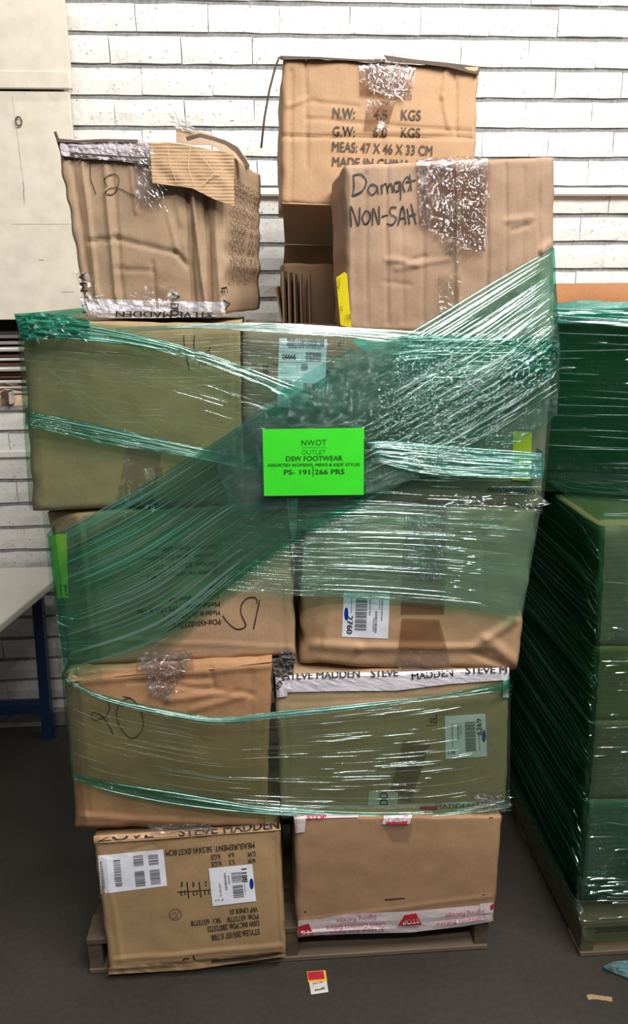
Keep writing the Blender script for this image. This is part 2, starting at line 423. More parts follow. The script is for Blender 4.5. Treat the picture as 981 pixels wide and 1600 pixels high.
def flap(S, name, top, bot, Y0, Y1, mat, nu=24, nv=4, seed=0, amp=.004, thick=.004):
    return patch(name, top, bot, lambda s, t: Y0+(Y1-Y0)*t, mat, S.root, nu, nv, lambda s, t: amp*nz(s*5, t*3, seed), thick)

# ================================================================== SETTING
YW = 3.047
def brick_mat():
    mt, nt, out = new_mat('white_painted_brick'); b = N(nt, 'ShaderNodeBsdfPrincipled', i_Roughness=.5)
    v = mapped(nt, (1, 1, 1)); oi = N(nt, 'ShaderNodeObjectInfo')
    cb = N(nt, 'ShaderNodeVectorMath', operation='MULTIPLY_ADD'); cb.inputs[1].default_value = (1, 1, 1)
    cx = N(nt, 'ShaderNodeCombineXYZ'); ml = N(nt, 'ShaderNodeMath', operation='MULTIPLY'); ml.inputs[1].default_value = 37.
    L(nt, oi.outputs['Random'], ml.inputs[0]); L(nt, ml.outputs[0], cx.inputs[0]); L(nt, v, cb.inputs[0]); L(nt, cx.outputs[0], cb.inputs[2])
    P = cb.outputs[0]
    n1 = N(nt, 'ShaderNodeTexNoise', i_Scale=26., i_Detail=6.); L(nt, P, n1.inputs[0])
    n2 = N(nt, 'ShaderNodeTexNoise', i_Scale=95., i_Detail=2.); L(nt, P, n2.inputs[0])
    mp = N(nt, 'ShaderNodeMapping'); mp.inputs['Rotation'].default_value = (0, .6, 0); mp.inputs['Scale'].default_value = (34, 1, 9); L(nt, P, mp.inputs[0])
    n3 = N(nt, 'ShaderNodeTexNoise', i_Scale=1., i_Detail=3.); L(nt, mp.outputs[0], n3.inputs[0])
    r = ramp(nt, n2.outputs[0], [(.26, (.34, .33, .32)), (.335, (.75, .735, .69))])
    L(nt, r.outputs[0], b.inputs['Base Color'])
    a = N(nt, 'ShaderNodeMath', operation='ADD'); L(nt, n1.outputs[0], a.inputs[0]); L(nt, n3.outputs[0], a.inputs[1])
    r2 = ramp(nt, n2.outputs[0], [(.26, (0, 0, 0)), (.36, (.6, .6, .6))])
    a2 = N(nt, 'ShaderNodeMath', operation='ADD'); L(nt, a.outputs[0], a2.inputs[0]); L(nt, r2.outputs[0], a2.inputs[1])
    bp = N(nt, 'ShaderNodeBump', i_Strength=.5, i_Distance=.008); L(nt, a2.outputs[0], bp.inputs['Height']); L(nt, bp.outputs[0], b.inputs['Normal'])
    L(nt, b.outputs[0], out.inputs[0]); return mt
MB = brick_mat()
M['mortar'] = simple('painted_mortar', (.27, .27, .27), .8, bump=.5, bscale=40, var=.3, vscale=14)
wall = empty('wall_back', (0, YW, 0)); tag(wall, 'white painted long brick wall with deep grey horizontal joints', kind='structure')
ROW0, CRS, BW = H+.966, .1, .2512
OPX0, OPX1, OPZ0, OPZ1 = -2.3, -.80, ROW0-1.364, ROW0-.1
OPZ0 = ROW0-.1*14
# mortar backing around the opening
def wbox(x0, x1, z0, z1, n='mortar'):
    return box_obj(n, (x0, YW+.012, z0), (x1, YW+.10, z1), M['mortar'], wall, 0)
wbox(OPX1, 3.2, 0, 3.6); wbox(-3, OPX0, 0, 3.6); wbox(OPX0, OPX1, 0, OPZ0); wbox(OPX0, OPX1, OPZ1, 3.6)
# shared brick variants: a slab whose face is a 4 x 2 grid of uneven points
def brick_geo(seed, L_=BW-.0025, Hh=CRS-.0165):
    rnd = random.Random(seed); V, Fc = [], []; gx, gz = 5, 3
    for j in range(gz):
        for i in range(gx):
            ex = i in (0, gx-1); ez = j in (0, gz-1)
            V.append(Vector((-L_/2+L_*i/(gx-1)+rnd.uniform(-.002, .002), rnd.uniform(-.002, .002)+(.003 if ez else 0)+(.002 if ex else 0),
                             -Hh/2+Hh*j/(gz-1)+rnd.uniform(-.0018, .0018))))
    for j in range(gz-1):
        for i in range(gx-1): a = j*gx+i; Fc.append((a, a+1, a+gx+1, a+gx))
    n = len(V); ring = [0, 1, 2, 3, 4, 9, 14, 13, 12, 11, 10, 5]
    for k in ring: v = V[k]; V.append(Vector((v.x, .03, v.z)))
    for k in range(12): a, b = ring[k], ring[(k+1) % 12]; Fc.append((b, a, n+k, n+(k+1) % 12))
    return V, Fc
bm_meshes = []
for k in range(8):
    V, Fc = brick_geo(k); me = bpy.data.meshes.new('brick'); me.from_pydata(V, [], Fc); me.materials.append(MB); bm_meshes.append(me)
sv, sf = [], []; rnd = random.Random(4); nb = 0
BOFF = {}
for k in range(-8, 29):
    zt = ROW0-k*CRS; zc = zt-CRS/2
    if zc < .03 and zc < 0: continue
    off = 0 if k % 2 == 0 else .606
    off += rnd.uniform(-.03, .03) if k not in (0, 1) else 0
    for c in range(-12, 15):
        xc = -.41425+BW*(c+off+.5)
        if xc < -2.9 or xc > 3.1: continue
        lft, rgt = xc-BW/2+.0012, xc+BW/2-.0012
        scl = 1.; zlo, zhi = zt-CRS, zt
        if zlo < OPZ1-.02 and zhi > OPZ0+.02:
            if lft > OPX0 and rgt < OPX1: continue
            if lft < OPX1 < rgt: lft = OPX1
            elif lft < OPX0 < rgt: rgt = OPX0
            if rgt-lft < .03: continue
        scl = (rgt-lft)/(BW-.0025); xcc = (lft+rgt)/2
        px_, py_ = proj((xcc, YW, zc))
        ca = proj((lft, YW, zc)); cb_ = proj((rgt, YW, zc))
        infr = cb_[0] > -2 and ca[0] < 983 and -30 < py_ < 1150
        hidden = (py_ > 520 and 130 < ca[0] and cb_[0] < 1200) or (py_ > 480 and ca[0] > 700) or (280 < py_ and 440 < ca[0] and cb_[0] < 860) or (130 < py_ < 300 and 460 < ca[0] and cb_[0] < 730) \
            or (250 < py_ and 110 < ca[0] and cb_[0] < 380) or (px_ < 90 and py_ < 500)
        sd = rnd.randrange(8)
        if infr and not hidden and nb < 300:
            o = bpy.data.objects.new('brick', bm_meshes[sd]); C.objects.link(o); o.parent = wall
            o.location = (xcc, rnd.uniform(-.002, .002), zc); o.scale = (scl, 1, 1); nb += 1
        else:
            V, Fc = brick_geo(sd); n = len(sv)
            sv += [Vector((v.x*scl+xcc, v.y+YW, v.z+zc)) for v in V]; sf += [tuple(n+q for q in f) for f in Fc]
tag(mesh_obj('bricks_out_of_view', sv, sf, MB, wall), kind='stuff')
print('bricks', nb)
# floor
def floor_mat():
    mt, nt, out = new_mat('worn_concrete_floor'); b = N(nt, 'ShaderNodeBsdfPrincipled', i_Roughness=.55)
    v = mapped(nt, (1, 1, 1))
    n1 = N(nt, 'ShaderNodeTexNoise', i_Scale=2.2, i_Detail=7.); L(nt, v, n1.inputs[0])
    n2 = N(nt, 'ShaderNodeTexNoise', i_Scale=60., i_Detail=4.); L(nt, v, n2.inputs[0])
    r = ramp(nt, n1.outputs[0], [(.3, (.029, .024, .0195)), (.7, (.047, .039, .031))])
    r2 = ramp(nt, n2.outputs[0], [(.3, (.75, .75, .75)), (.7, (1.1, 1.1, 1.1))])
    mx = N(nt, 'ShaderNodeMix', data_type='RGBA', blend_type='MULTIPLY'); mx.inputs[0].default_value = .6
    L(nt, r.outputs[0], mx.inputs[6]); L(nt, r2.outputs[0], mx.inputs[7]); L(nt, mx.outputs[2], b.inputs['Base Color'])
    bp = N(nt, 'ShaderNodeBump', i_Strength=.25, i_Distance=.003); L(nt, n2.outputs[0], bp.inputs['Height']); L(nt, bp.outputs[0], b.inputs['Normal'])
    L(nt, b.outputs[0], out.inputs[0]); return mt
fl = box_obj('floor', (-3, -2.2, -.1), (3.2, YW+.05, 0), floor_mat(), None, 0); tag(fl, 'dark worn concrete floor', kind='structure')
tr_ = box_obj('baseboard_back', (-3, YW-.03, .0), (3.2, YW+.012, .075), simple('dirty_grey_curb', (.22, .2, .18), .8, bump=.5, var=.3), None, .004); tag(tr_, 'rough grey curb along the foot of the brick wall', kind='structure')
# beige panels on the left, over the opening
M['beige'] = simple('beige_painted_plywood', (.70, .635, .52), .5, bump=.12, bscale=7, var=.10, vscale=4)
pan = empty('wall_left', (-1.4, 2.95, 1.75)); tag(pan, 'beige painted plywood panels fixed over the wall at upper left', kind='structure')
ztop, zs = 3.45, at(30, 140, 2.93).z
box_obj('panel', (-2.6, 2.925, zs+.004), (-.628, 2.95, ztop), M['beige'], pan, .002)
box_obj('panel', (-2.6, 2.932, 1.752), (-.640, 2.955, zs-.004), M['beige'], pan, .002)
box_obj('batten', (-2.6, 2.918, zs+.001), (-.632, 2.93, zs+.055), M['beige'], pan, .003)
box_obj('furring', (-2.6, 2.955, 1.752), (-.68, 3.046, 1.80), simple('raw_pine', (.35, .22, .12), .7), pan, .002)
box_obj('furring', (-.70, 2.955, 1.80), (-.66, 3.035, 3.4), simple('raw_pine', (.35, .22, .12), .7), pan, .002)
hk = at(30, 190, 2.928); tube('screw_eye', [hk+Vector((.010*math.cos(a*.5), -.006, .014*math.sin(a*.5))) for a in range(14)], .0025, simple('rusty_screw', (.12, .08, .06), .5, .6), pan, 6)
V = []
def panel_mark(x0, y0, x1, y1, wpx):
    n = len(V)
    for k in range(9):
        t = k/8; x = x0+(x1-x0)*t+1.5*nz(t*3, y0*.1); y = y0+(y1-y0)*t; ww = wpx*(.3+.7*abs(nz(t*9, x0)))
        V.extend([at(x-ww/2, y, 2.9305), at(x+ww/2, y, 2.9305)] if abs(y1-y0) > abs(x1-x0) else [at(x, y-ww/2, 2.9305), at(x, y+ww/2, 2.9305)])
    return [(n+2*k, n+2*k+1, n+2*k+3, n+2*k+2) for k in range(8)]
Fm = panel_mark(19, 150, 37, 290, 1.3)+panel_mark(18, 350, 118, 350, 1.)+panel_mark(36, 284, 38, 318, 3)+panel_mark(95, 456, 116, 456, 1.6)+panel_mark(60, 406, 68, 406, 1.8)
mesh_obj('scuff_mark', V, Fm, simple('grey_scuff', (.36, .32, .26), .7), pan)
# louvred opening under the panel
win = empty('window_1', ((OPX0+OPX1)/2, YW+.05, OPZ0)); tag(win, 'dark opening with pale metal louvre slats at left under the beige panel', kind='structure')
M['dark'] = simple('dark_recess', (.02, .017, .015), .8)
box_obj('recess_back', (OPX0, YW+.16, OPZ0), (OPX1, YW+.18, OPZ1), M['dark'], win, 0)
M['louvre'] = simple('pale_enamelled_louvre', (.62, .60, .56), .25, .3)
M['rust'] = simple('rusty_iron', (.10, .045, .03), .8, bump=.4, var=.3)
for (yy, hh, dz) in [(526, 6, .0), (536, 6, .015), (546, 8, 0), (562, 5, .02), (577, 8, 0), (590, 4, .01), (597, 6, .0), (606, 4, .01), (614, 4, 0), (520, 5, .02)]:
    p = at(10, yy, 3.03+dz)
    hw = hh*.5*2.95/1180
    V = []; Fc = []
    for xx in (OPX0, OPX1):
        for k in range(6):
            a = math.pi*2*k/6; V.append(Vector((xx, 3.04+dz+hw*.8*math.cos(a), p.z+hw*math.sin(a))))
    Fc = [(k, (k+1) % 6, 6+(k+1) % 6, 6+k) for k in range(6)]+[(5, 4, 3, 2, 1, 0), (6, 7, 8, 9, 10, 11)]
    mesh_obj('louvre_slat', V, Fc, M['louvre'] if hh > 4 or yy > 600 else M['rust'], win, True)
for (yy, hh) in [(556, 4), (570, 5), (584, 3)]:
    p = at(10, yy, 3.06); box_obj('iron_rail', (OPX0, 3.055, p.z-hh*.00125), (OPX1, 3.075, p.z+hh*.00125), M['rust'], win, .001)
p = at(9, 617, 3.0); box_obj('latch_block', (p.x-.014, 2.985, p.z-.014), (p.x+.014, 3.04, p.z+.014), M['rust'], win, .002)
box_obj('latch_bracket', (p.x+.012, 2.99, p.z-.035), (p.x+.02, 3.04, p.z+.01), M['louvre'], win, .001)
sill = box_obj('window_sill', (OPX0, YW-.02, OPZ0-.012), (OPX1, YW+.16, OPZ0+.004), M['mortar'], win, .002)
# crumpled paper bundle on the sill
V, Fc = [], []; nu, nv = 40, 14
c0 = at(16, 655, 3.02); bx0, bx1 = at(-70, 655, 3.0).x, at(60, 655, 3.0).x
for j in range(nv+1):
    for i in range(nu+1):
        s, t = i/nu, j/nv; an = math.pi*t
        hgt = .085*(math.sin(math.pi*clamp(s*.9+.05)))**.6*(1+.35*nz(s*7, t*3, 2))
        V.append(Vector((bx0+(bx1-bx0)*s+.01*nz(s*9, t*5), YW+.06-math.cos(an)*.07*(1+.2*nz(s*9, t*4, 5)), OPZ0+.005+math.sin(an)*hgt+.012*nz(s*16, t*9, 8)*math.sin(an))))
for j in range(nv):
    for i in range(nu): a = j*(nu+1)+i; Fc.append((a, a+1, a+nu+2, a+nu+1))
o = mesh_obj('crumpled_paper', V, Fc, simple('cream_kraft_paper', (.62, .46, .31), .6, bump=.5, bscale=30, var=.3, vscale=20)); tag(o, 'crumpled cream paper bundle lying on the sill of the louvred opening', 'paper')
# small ledges
p0 = at(900, 300, YW-.02)
o = box_obj('trim_1', (-.1, YW-.035, p0.z-.013), (3.1, YW+.004, p0.z+.013), simple('white_painted_rail', (.82, .81, .76), .45, bump=.1), None, .005); tag(o, 'white painted conduit rail along the brick wall behind the stack', kind='structure')
p0 = at(15, 709, YW-.01)
o = box_obj('trim_2', (-2.6, YW-.018, p0.z-.015), (-.35, YW+.004, p0.z+.013), simple('white_painted_strip', (.74, .72, .66), .5, bump=.2), None, .004); tag(o, 'white painted strip on the bricks at left above the workbench', kind='structure')
# workbench
tz = at(30, 881, YW).z
bench = empty('workbench', (-1.5, 2.75, 0), 'off-white topped workbench with blue steel legs against the brick wall at left', 'table')
A = atz(96, 896, tz); B = atz(-10, 983, tz); dr = (B-A).normalized()
pts = [Vector((A.x-.004, A.y+.0, tz)), Vector((-.80, YW-.04, tz)), Vector((-2.3, YW-.04, tz)), Vector((-2.3, 1.7, tz)), Vector((A+dr*1.15)), ]
pts = [Vector(p) for p in pts]
pts[0] = A+(-dr)*.03
V = [p for p in pts]+[p-Vector((0, 0, .035)) for p in pts]; n = len(pts)
o = mesh_obj('table_top', V, [tuple(range(n))[::-1] if False else tuple(range(n)), tuple(range(2*n-1, n-1, -1))]+[(k, n+k, n+(k+1) % n, (k+1) % n) for k in range(n)], simple('cream_laminate', (.66, .62, .53), .38, var=.05), bench)
md = o.modifiers.new('bevel', 'BEVEL'); md.width = .009; md.segments = 3
M['blue'] = simple('blue_painted_steel', (.006, .028, .085), .45, bump=.15)
la = atz(78, 1152, 0.0)
lt = at(62, 950, la.y)
def rbar(name, a, b, wd, mat, par):
    a, b = Vector(a), Vector(b); t = (b-a).normalized(); s = t.cross(Vector((0, 1, 0))); s = s.normalized() if s.length > .1 else Vector((1, 0, 0)); u = t.cross(s)
    V = [p+s*i*wd+u*j*wd for p in (a, b) for i, j in ((-1, -1), (1, -1), (1, 1), (-1, 1))]
    return mesh_obj(name, V, [(0, 1, 2, 3), (7, 6, 5, 4)]+[(k, 4+k, 4+(k+1) % 4, (k+1) % 4) for k in range(4)], mat, par)
rbar('leg', (la.x-.005, la.y, 0), (lt.x+.0, la.y, tz-.035), .020, M['blue'], bench)
rbar('leg', (-2.1, la.y, 0), (-2.1, la.y, tz-.035), .020, M['blue'], bench)
rbar('leg', (-2.1, 2.0, 0), (-2.1, 2.0, tz-.035), .020, M['blue'], bench)
rl = at(20, 1100, la.y+.03)
rbar('rail', (-2.1, la.y, rl.z), (la.x, la.y, rl.z), .022, M['blue'], bench)
rbar('foot_plate', (la.x-.03, la.y, .004), (la.x+.03, la.y, .004), .004, M['blue'], bench)

# ================================================================== MAIN STACK
def wood_mat(name, col, seed):
    mt, nt, out = new_mat(name); b = N(nt, 'ShaderNodeBsdfPrincipled', i_Roughness=.75)
    v = mapped(nt, (3, 30, 30)); v.node.inputs['Location'].default_value = (seed, seed, 0)
    n1 = N(nt, 'ShaderNodeTexNoise', i_Scale=1., i_Detail=6.); L(nt, v, n1.inputs[0])
    r = ramp(nt, n1.outputs[0], [(.3, tuple(c*.6 for c in col)), (.7, col)]); L(nt, r.outputs[0], b.inputs[0])
    bp = N(nt, 'ShaderNodeBump', i_Strength=.5, i_Distance=.003); L(nt, n1.outputs[0], bp.inputs['Height']); L(nt, bp.outputs[0], b.inputs['Normal'])
    L(nt, b.outputs[0], out.inputs[0]); return mt
M['wood'] = wood_mat('weathered_pallet_wood', (.10, .073, .048), 1)
M['wood2'] = wood_mat('pale_pallet_edge', (.17, .122, .08), 5)
def pallet(name_label, x0, x1, y0, y1, group):
    r = empty('wooden_pallet', ((x0+x1)/2, (y0+y1)/2, 0), name_label, 'pallet', group)
    w_ = x1-x0
    for k in range(3):
        xs = x0+(w_-.04)*k/2
        V, Fc = boxmesh((xs, y0+.004, .018), (xs+.04, y1, .105), .002, k, .001); mesh_obj('stringer', V, Fc, M['wood'], r)
    nbd = 7
    for k in range(nbd):
        yb = y0+(y1-y0-.09)*k/(nbd-1)
        V, Fc = boxmesh((x0, yb, .105), (x1, yb+.09, .122), .002, k+9, .0015); mesh_obj('deck_board', V, Fc, M['wood'], r)
    for k in range(3):
        yb = y0+(y1-y0-.09)*k/2
        V, Fc = boxmesh((x0, yb, .001), (x1, yb+.09, .018), .002, k+19, .001); mesh_obj('bottom_board', V, Fc, M['wood2'], r)
    return r
pallet('weathered wooden pallet under the tall mixed stack of boxes', -.535, .605, 1.715, 2.72, None)
YF = 1.75
WB = .125
# --- bottom row
c = Carton('bottom left brown box with two white barcode labels and upside-down black print', [(146, 1308), (437, 1292), (446, 1490), (172, 1519)], 1.71, .42, (.33, .215, .11), lean=-.05,
           creases=[(428, 1310, 436, 1490, 4, .004), (165, 1340, 190, 1500, 7, -.003), (180, 1500, 440, 1478, 5, -.004), (200, 1330, 240, 1320, 5, .003)], seed=1, tail=.127, bulge=.004)
prints(c, [('MEASUREMENT: 58.5X41.0X37.0CM', 397, 1316, 259, 1329, 9.5, .01), ('G.W.', 399, 1330, 385, 1332, 8, .01), ('6.4', 365, 1332, 357, 1333, 8, .01), ('KGS', 343, 1334, 329, 1336, 8.5, .01),
            ('N.W.', 398, 1341, 386, 1343, 7, .01), ('5.3', 366, 1343, 358, 1344, 8, .01), ('KGS', 345, 1345, 330, 1347, 8, .01),
            ('11', 326, 1390, 319, 1391, 8, .01), ('12', 308, 1391, 300, 1392, 8, .01), ('13', 289, 1391, 281, 1392, 8, .01),
            ('2', 323, 1377, 320, 1377, 8, .01), ('1', 303, 1378, 301, 1378, 8, .01), ('1', 285, 1378, 283, 1378, 8, .01),
            ('WP LINER 01', 402, 1417, 359, 1421, 8.5, .01), ('PO#: 6573778', 403, 1428, 355, 1433, 8.5, .01), ('SK1  6573778', 344, 1434, 298, 1439, 8.5, .01),
            ('DSW INC PO#: 200723723', 404, 1438, 324, 1448, 9, .01), ('STYLE#-205107 /LTBR', 405, 1451, 329, 1461, 9.5, .01)], M['ink'])
rects(c, [((277, 1393.4), (330, 1389.6), (330, 1390.8), (277, 1394.6)), ((310, 1378), (312, 1378), (315, 1402), (313, 1402)), ((291, 1378), (293, 1378), (296, 1404), (294, 1404))], M['ink'], 'printed_grid')
scrawl(c, [ellipse(274, 1429, 9.5, 8.5)+[ellipse(274, 1429, 9.5, 8.5)[0]], [(268, 1430), (273, 1425), (276, 1431), (279, 1424)], [(270, 1434), (279, 1433)]], M['ink_soft'], 1.2, 'round_stamp')
scrawl(c, [[(287, 1502), (288, 1498), (296, 1498)], [(302, 1493), (304, 1500)], [(296, 1502), (306, 1500)]], M['ink'], 2.6, 'marker_mark')
Q = [(153, 1337), (255, 1327), (261, 1384), (158, 1397)]
lb = label_paper(c, Q, M['white_paper'], label='wide white label with one large and four small barcodes')
rects(c, bars(Q, .02, .16, .33, .88, 22, False, 1, .6)+bars(Q, .53, .1, .68, .40, 10, False, 2)+bars(Q, .76, .12, .91, .42, 11, False, 3)+bars(Q, .53, .52, .68, .93, 14, False, 4, .7)+bars(Q, .76, .52, .91, .93, 26, False, 5, .6),
      M['grey_print'], 'barcode', lb, .0018)
Q = [(326, 1357), (394, 1350), (400, 1408), (332, 1416)]
lb = label_paper(c, Q, M['white_paper'], label='square white label numbered 8811', lift=.0026)
rects(c, bars(Q, .50, .18, .74, .46, 9, False, 6)+bars(Q, .50, .52, .74, .86, 12, False, 7, .7)+bars(Q, .33, .16, .38, .62, 20, False, 8)+bars(Q, .42, .24, .45, .48, 14, False, 9)+bars(Q, .2, .42, .23, .78, 16, False, 10)
      + bars(Q, .77, .5, .79, .8, 12, False, 11)+bars(Q, .08, .84, .3, .88, 3, True, 12), M['grey_print'], 'barcode', lb, .0032)
prints(c, [('8811', 387, 1378, 385, 1357, 8.5, .02)], M['ink'], 'label_number', lb, .0034)
blob(c, ellipse(393, 1381, 3.2, 8.5, 16, -.05), M['blue_ink'], 'blue_mark', lb, .0036)
c.strip('printed_tape', [(146, 1306), (240, 1300), (340, 1293), (438, 1287)], [(147, 1318), (240, 1312), (340, 1304), (439, 1297)], simple('tan_printed_tape', (.50, .31, .17), .35), .004, 30, 3, .003)
prints(c, [('ZOVE', 152, 1315, 240, 1308, 12, .014, (0, .5)), ('STEVE', 280, 1307, 340, 1302, 14, .014, (0, .6)), ('MADDEN', 350, 1302, 436, 1294, 15, .014, (0, .62))], M['ink'], 'tape_print', None, .007)
c.strip('bottom_flap', [(172, 1510), (300, 1500), (446, 1486)], [(168, 1523), (300, 1515), (447, 1494)], c.mat, .006, 24, 3, .006)
c.strip('dark_strip', [(330, 1500), (400, 1493), (440, 1488)], [(330, 1504), (400, 1499), (440, 1491)], M['dark_board'], .013, 14, 2, .0)  # dark strip along the base edge
rb = c
c = Carton('bottom right brown box with red and white stop-sign tape along its base', [(461, 1276), (784, 1274), (771, 1440), (464, 1464)], 1.70, .43, (.37, .225, .125), creases=[(470, 1452, 770, 1433, 6, .004), (468, 1440, 768, 1400, 5, -.002)], seed=2, bulge=.006, tail=.127)
c.strip('printed_tape', [(466, 1438), (500, 1436), (540, 1428), (640, 1424), (752, 1414), (771, 1413)], [(466, 1464), (500, 1461), (560, 1459), (640, 1457), (720, 1448), (768, 1440)], M['pink_tape'], .004, 30, 5, .0012)
prints(c, [('Check Contents Before', 602, 1441, 510, 1447, 7, .0), ('Signing Receipt', 588, 1430, 525, 1436, 7, 0), ('Contents Before', 760, 1432, 682, 1441, 6.5, 0), ('Signing Receipt', 757, 1422, 696, 1428, 7, 0), ('If tape has been', 598, 1451, 515, 1455, 5, 0)], M['pink'], 'tape_print', None, .0075)
def octagon(cx, cy_, r, ry): return [(cx+r*math.cos(math.pi/8+k*math.pi/4), cy_+ry*math.sin(math.pi/8+k*math.pi/4)) for k in range(8)]
blob(c, [(622, 1446), (632, 1430), (650, 1427), (659, 1445)], M['red'], 'stop_sign', None, .007)
prints(c, [('STOP', 654, 1435, 629, 1438, 7.5, .01)], M['pink_tape'], 'stop_text', None, .0125)
blob(c, [(467, 1462), (466, 1448), (482, 1443), (490, 1461)], M['red'], 'stop_sign', None, .007)
prints(c, [('TS', 485, 1453, 470, 1455, 7, .02)], M['pink_tape'], 'stop_text', None, .0125)
c.strip('corner_tape', [(459, 1276), (478, 1275)], [(462, 1302), (476, 1300)], M['pink_tape'], .004, 4, 6, .001)
c.strip('top_tape', [(476, 1273), (560, 1272)], [(476, 1279), (560, 1277)], M['pink_tape'], .004, 8, 2, .001)
prints(c, [('STOP', 480, 1280, 510, 1279, 6, .02)], M['red'], 'tape_print', None, .006)
c.strip('corner_tape', [(750, 1412), (771, 1410)], [(748, 1428), (770, 1426)], M['pink_tape'], .006, 4, 4, .001)
blob(c, [(766, 1415), (771, 1411), (771, 1420), (767, 1422)], M['red'], 'red_corner_mark', None, .009)
c.strip('centre_tape', [(600, 1274), (644, 1273)], [(597, 1288), (640, 1287)], M['pink_tape'], .004, 6, 3, .001)
blob(c, [(602, 1275), (638, 1274), (636, 1288), (603, 1288)], M['red'], 'red_patch', None, .007)
prints(c, [('101', 633, 1276, 608, 1277, 8, .02)], M['pink_tape'], 'tape_digits', None, .0085)
rects(c, [((601, 1405), (632, 1402.5), (632, 1404.5), (601, 1407)), ((463, 1431), (478, 1423), (479, 1425), (464, 1433)), ((754, 1397.5), (773, 1397), (773, 1398.5), (754, 1399)), ((764, 1277), (783, 1276.5), (783, 1278), (764, 1278.5))], simple('brown_slot', (.06, .02, .012), .8), 'hand_slot', None, .0016)
c.strip('clear_tape', [(598, 1288), (645, 1287)], [(612, 1315), (640, 1315)], M['tape'], .0035, 10, 8, .004)
# --- second row
c = Carton('crumpled box in the second tier from the floor with a handwritten 20', [(101, 1048), (426, 1028), (414, 1292), (119, 1292)], YF-.01, .44, (.43, .235, .12),
           creases=[(120, 1066, 422, 1040, 8, -.006), (330, 1045, 334, 1072, 5, .006), (250, 1068, 395, 1085, 6, .006), (392, 1050, 390, 1190, 4, .003), (120, 1070, 138, 1270, 5, .005), (126, 1276, 400, 1288, 7, -.005), (200, 1066, 330, 1060, 5, .005), (262, 1095, 360, 1080, 8, -.006), (380, 1086, 300, 1110, 8, -.005)],
           seed=3, bulge=.010, rough=.006, edge=2, chL=(.06, .03))
scrawl(c, [[(148, 1088), (158, 1087), (169, 1096), (171, 1108), (163, 1120), (150, 1125), (142, 1120), (146, 1113), (158, 1118), (168, 1130), (177, 1148)],
           [(192, 1088), (208, 1094), (221, 1113), (223, 1138), (207, 1154), (190, 1140), (182, 1118), (188, 1098), (204, 1090)]], M['ink'], 2.0)
c.strip('clear_tape', [(216, 1028), (300, 1020)], [(232, 1088), (262, 1098)], M['tape_crinkle'], .004, 30, 24, .012, freq=.12)
flap(c, 'top_flap', [(112, 1040), (200, 1032), (300, 1026), (425, 1018)], [(104, 1066), (200, 1055), (330, 1046), (424, 1034)], YF+.02, YF-.018, c.mat, 40, 6, 4, .008)
prints(c, [('STEVE MADDEN', 130, 1302, 130.5, 1302, .01)], M['ink'], 'edge_print') if False else None
c = Carton('second tier right box with white printed tape on top and a 6269 label', [(430, 1057), (795, 1045), (790, 1266), (440, 1272)], YF-.008, .44, (.40, .28, .165), creases=[(446, 1062, 448, 1268, 4, .004), (452, 1098, 790, 1085, 4, .002)], seed=5, bulge=.006)
c.strip('printed_tape', [(430, 1056), (520, 1051), (620, 1050), (795, 1043)], [(432, 1082), (520, 1080), (620, 1079), (700, 1069), (795, 1062)], M['white_tape'], .004, 36, 5, .003)
prints(c, [('STEVE MADDEN', 446, 1062, 562, 1058, 12, .014, (0, .78)), ('STEVE', 580, 1058, 622, 1056, 12, .014, (0, .78)), ('MADDEN', 644, 1062, 708, 1056, 12, .014, (0, .78)), ('STEVE M', 728, 1053, 792, 1051, 12, .014, (0, .78))], M['ink'], 'tape_print', None, .008)
prints(c, [('MEN', 431, 1084, 446, 1062, 8, .014)], M['ink'], 'tape_print', None, .009)
c.strip('side_tape', [(430, 1060), (449, 1058)], [(433, 1090), (449, 1088)], M['white_tape'], .006, 4, 5, .002)
c.strip('side_tape', [(786, 1062), (795, 1062)], [(785, 1090), (795, 1090)], M['white_tape'], .006, 4, 5, .002)
prints(c, [('ƎV', 794, 1064, 793, 1086, 7, .014)], M['ink'], 'tape_print', None, .009)
c.strip('bottom_tape', [(440, 1258), (600, 1258), (790, 1250)], [(440, 1274), (600, 1277), (790, 1268)], M['white_tape'], .004, 30, 3, .005)
prints(c, [('MADDEN', 680, 1264, 740, 1262, 7, .014), ('STEVE M', 745, 1260, 790, 1256, 7, .014), ('STE', 470, 1272, 500, 1272, 5, .014)], M['ink'], 'tape_print', None, .010)
Q = [(695, 1119), (758, 1115), (761, 1182), (696, 1186)]
lb = label_paper(c, Q, M['white_paper'], label='white shipping label numbered 6269')
rects(c, bars(Q, .49, .17, .74, .86, 24, False, 21, .6)+bars(Q, .30, .18, .34, .58, 20, False, 22)+bars(Q, .37, .20, .40, .45, 14, False, 23)+bars(Q, .16, .18, .19, .75, 16, False, 24)+bars(Q, .82, .5, .84, .86, 14, False, 25)+bars(Q, .06, .80, .28, .90, 4, True, 26), M['grey_print'], 'barcode', lb, .0018)
prints(c, [('6269', 753, 1148, 752, 1123, 8.5, .014)], M['ink'], 'label_number', lb, .002)
blob(c, ellipse(756, 1150, 3., 9.5), M['blue_ink'], 'blue_mark', lb, .0024)
c.strip('brown_tape', [(630, 1156), (672, 1163)], [(606, 1247), (642, 1252)], M['tape_brown'], .003, 6, 14)
c.strip('brown_tape', [(576, 1236), (622, 1238)], [(574, 1268), (620, 1268)], simple('pale_tape_square', (.55, .56, .52), .4), .0026, 5, 5, .001)
prints(c, [('DD', 606, 1258, 606, 1238, 14, .01)], M['ink'], 'tape_letters', None, .005)
prints(c, [('2', 684, 1122, 670, 1122, 8, .0)], M['ink_soft'], 'printed_text', None, .002)
rects(c, [((681, 1116), (682.5, 1116), (682.5, 1133), (681, 1133)), ((666, 1133), (682, 1132.5), (682, 1133.5), (666, 1134))], M['ink_soft'], 'printed_line')
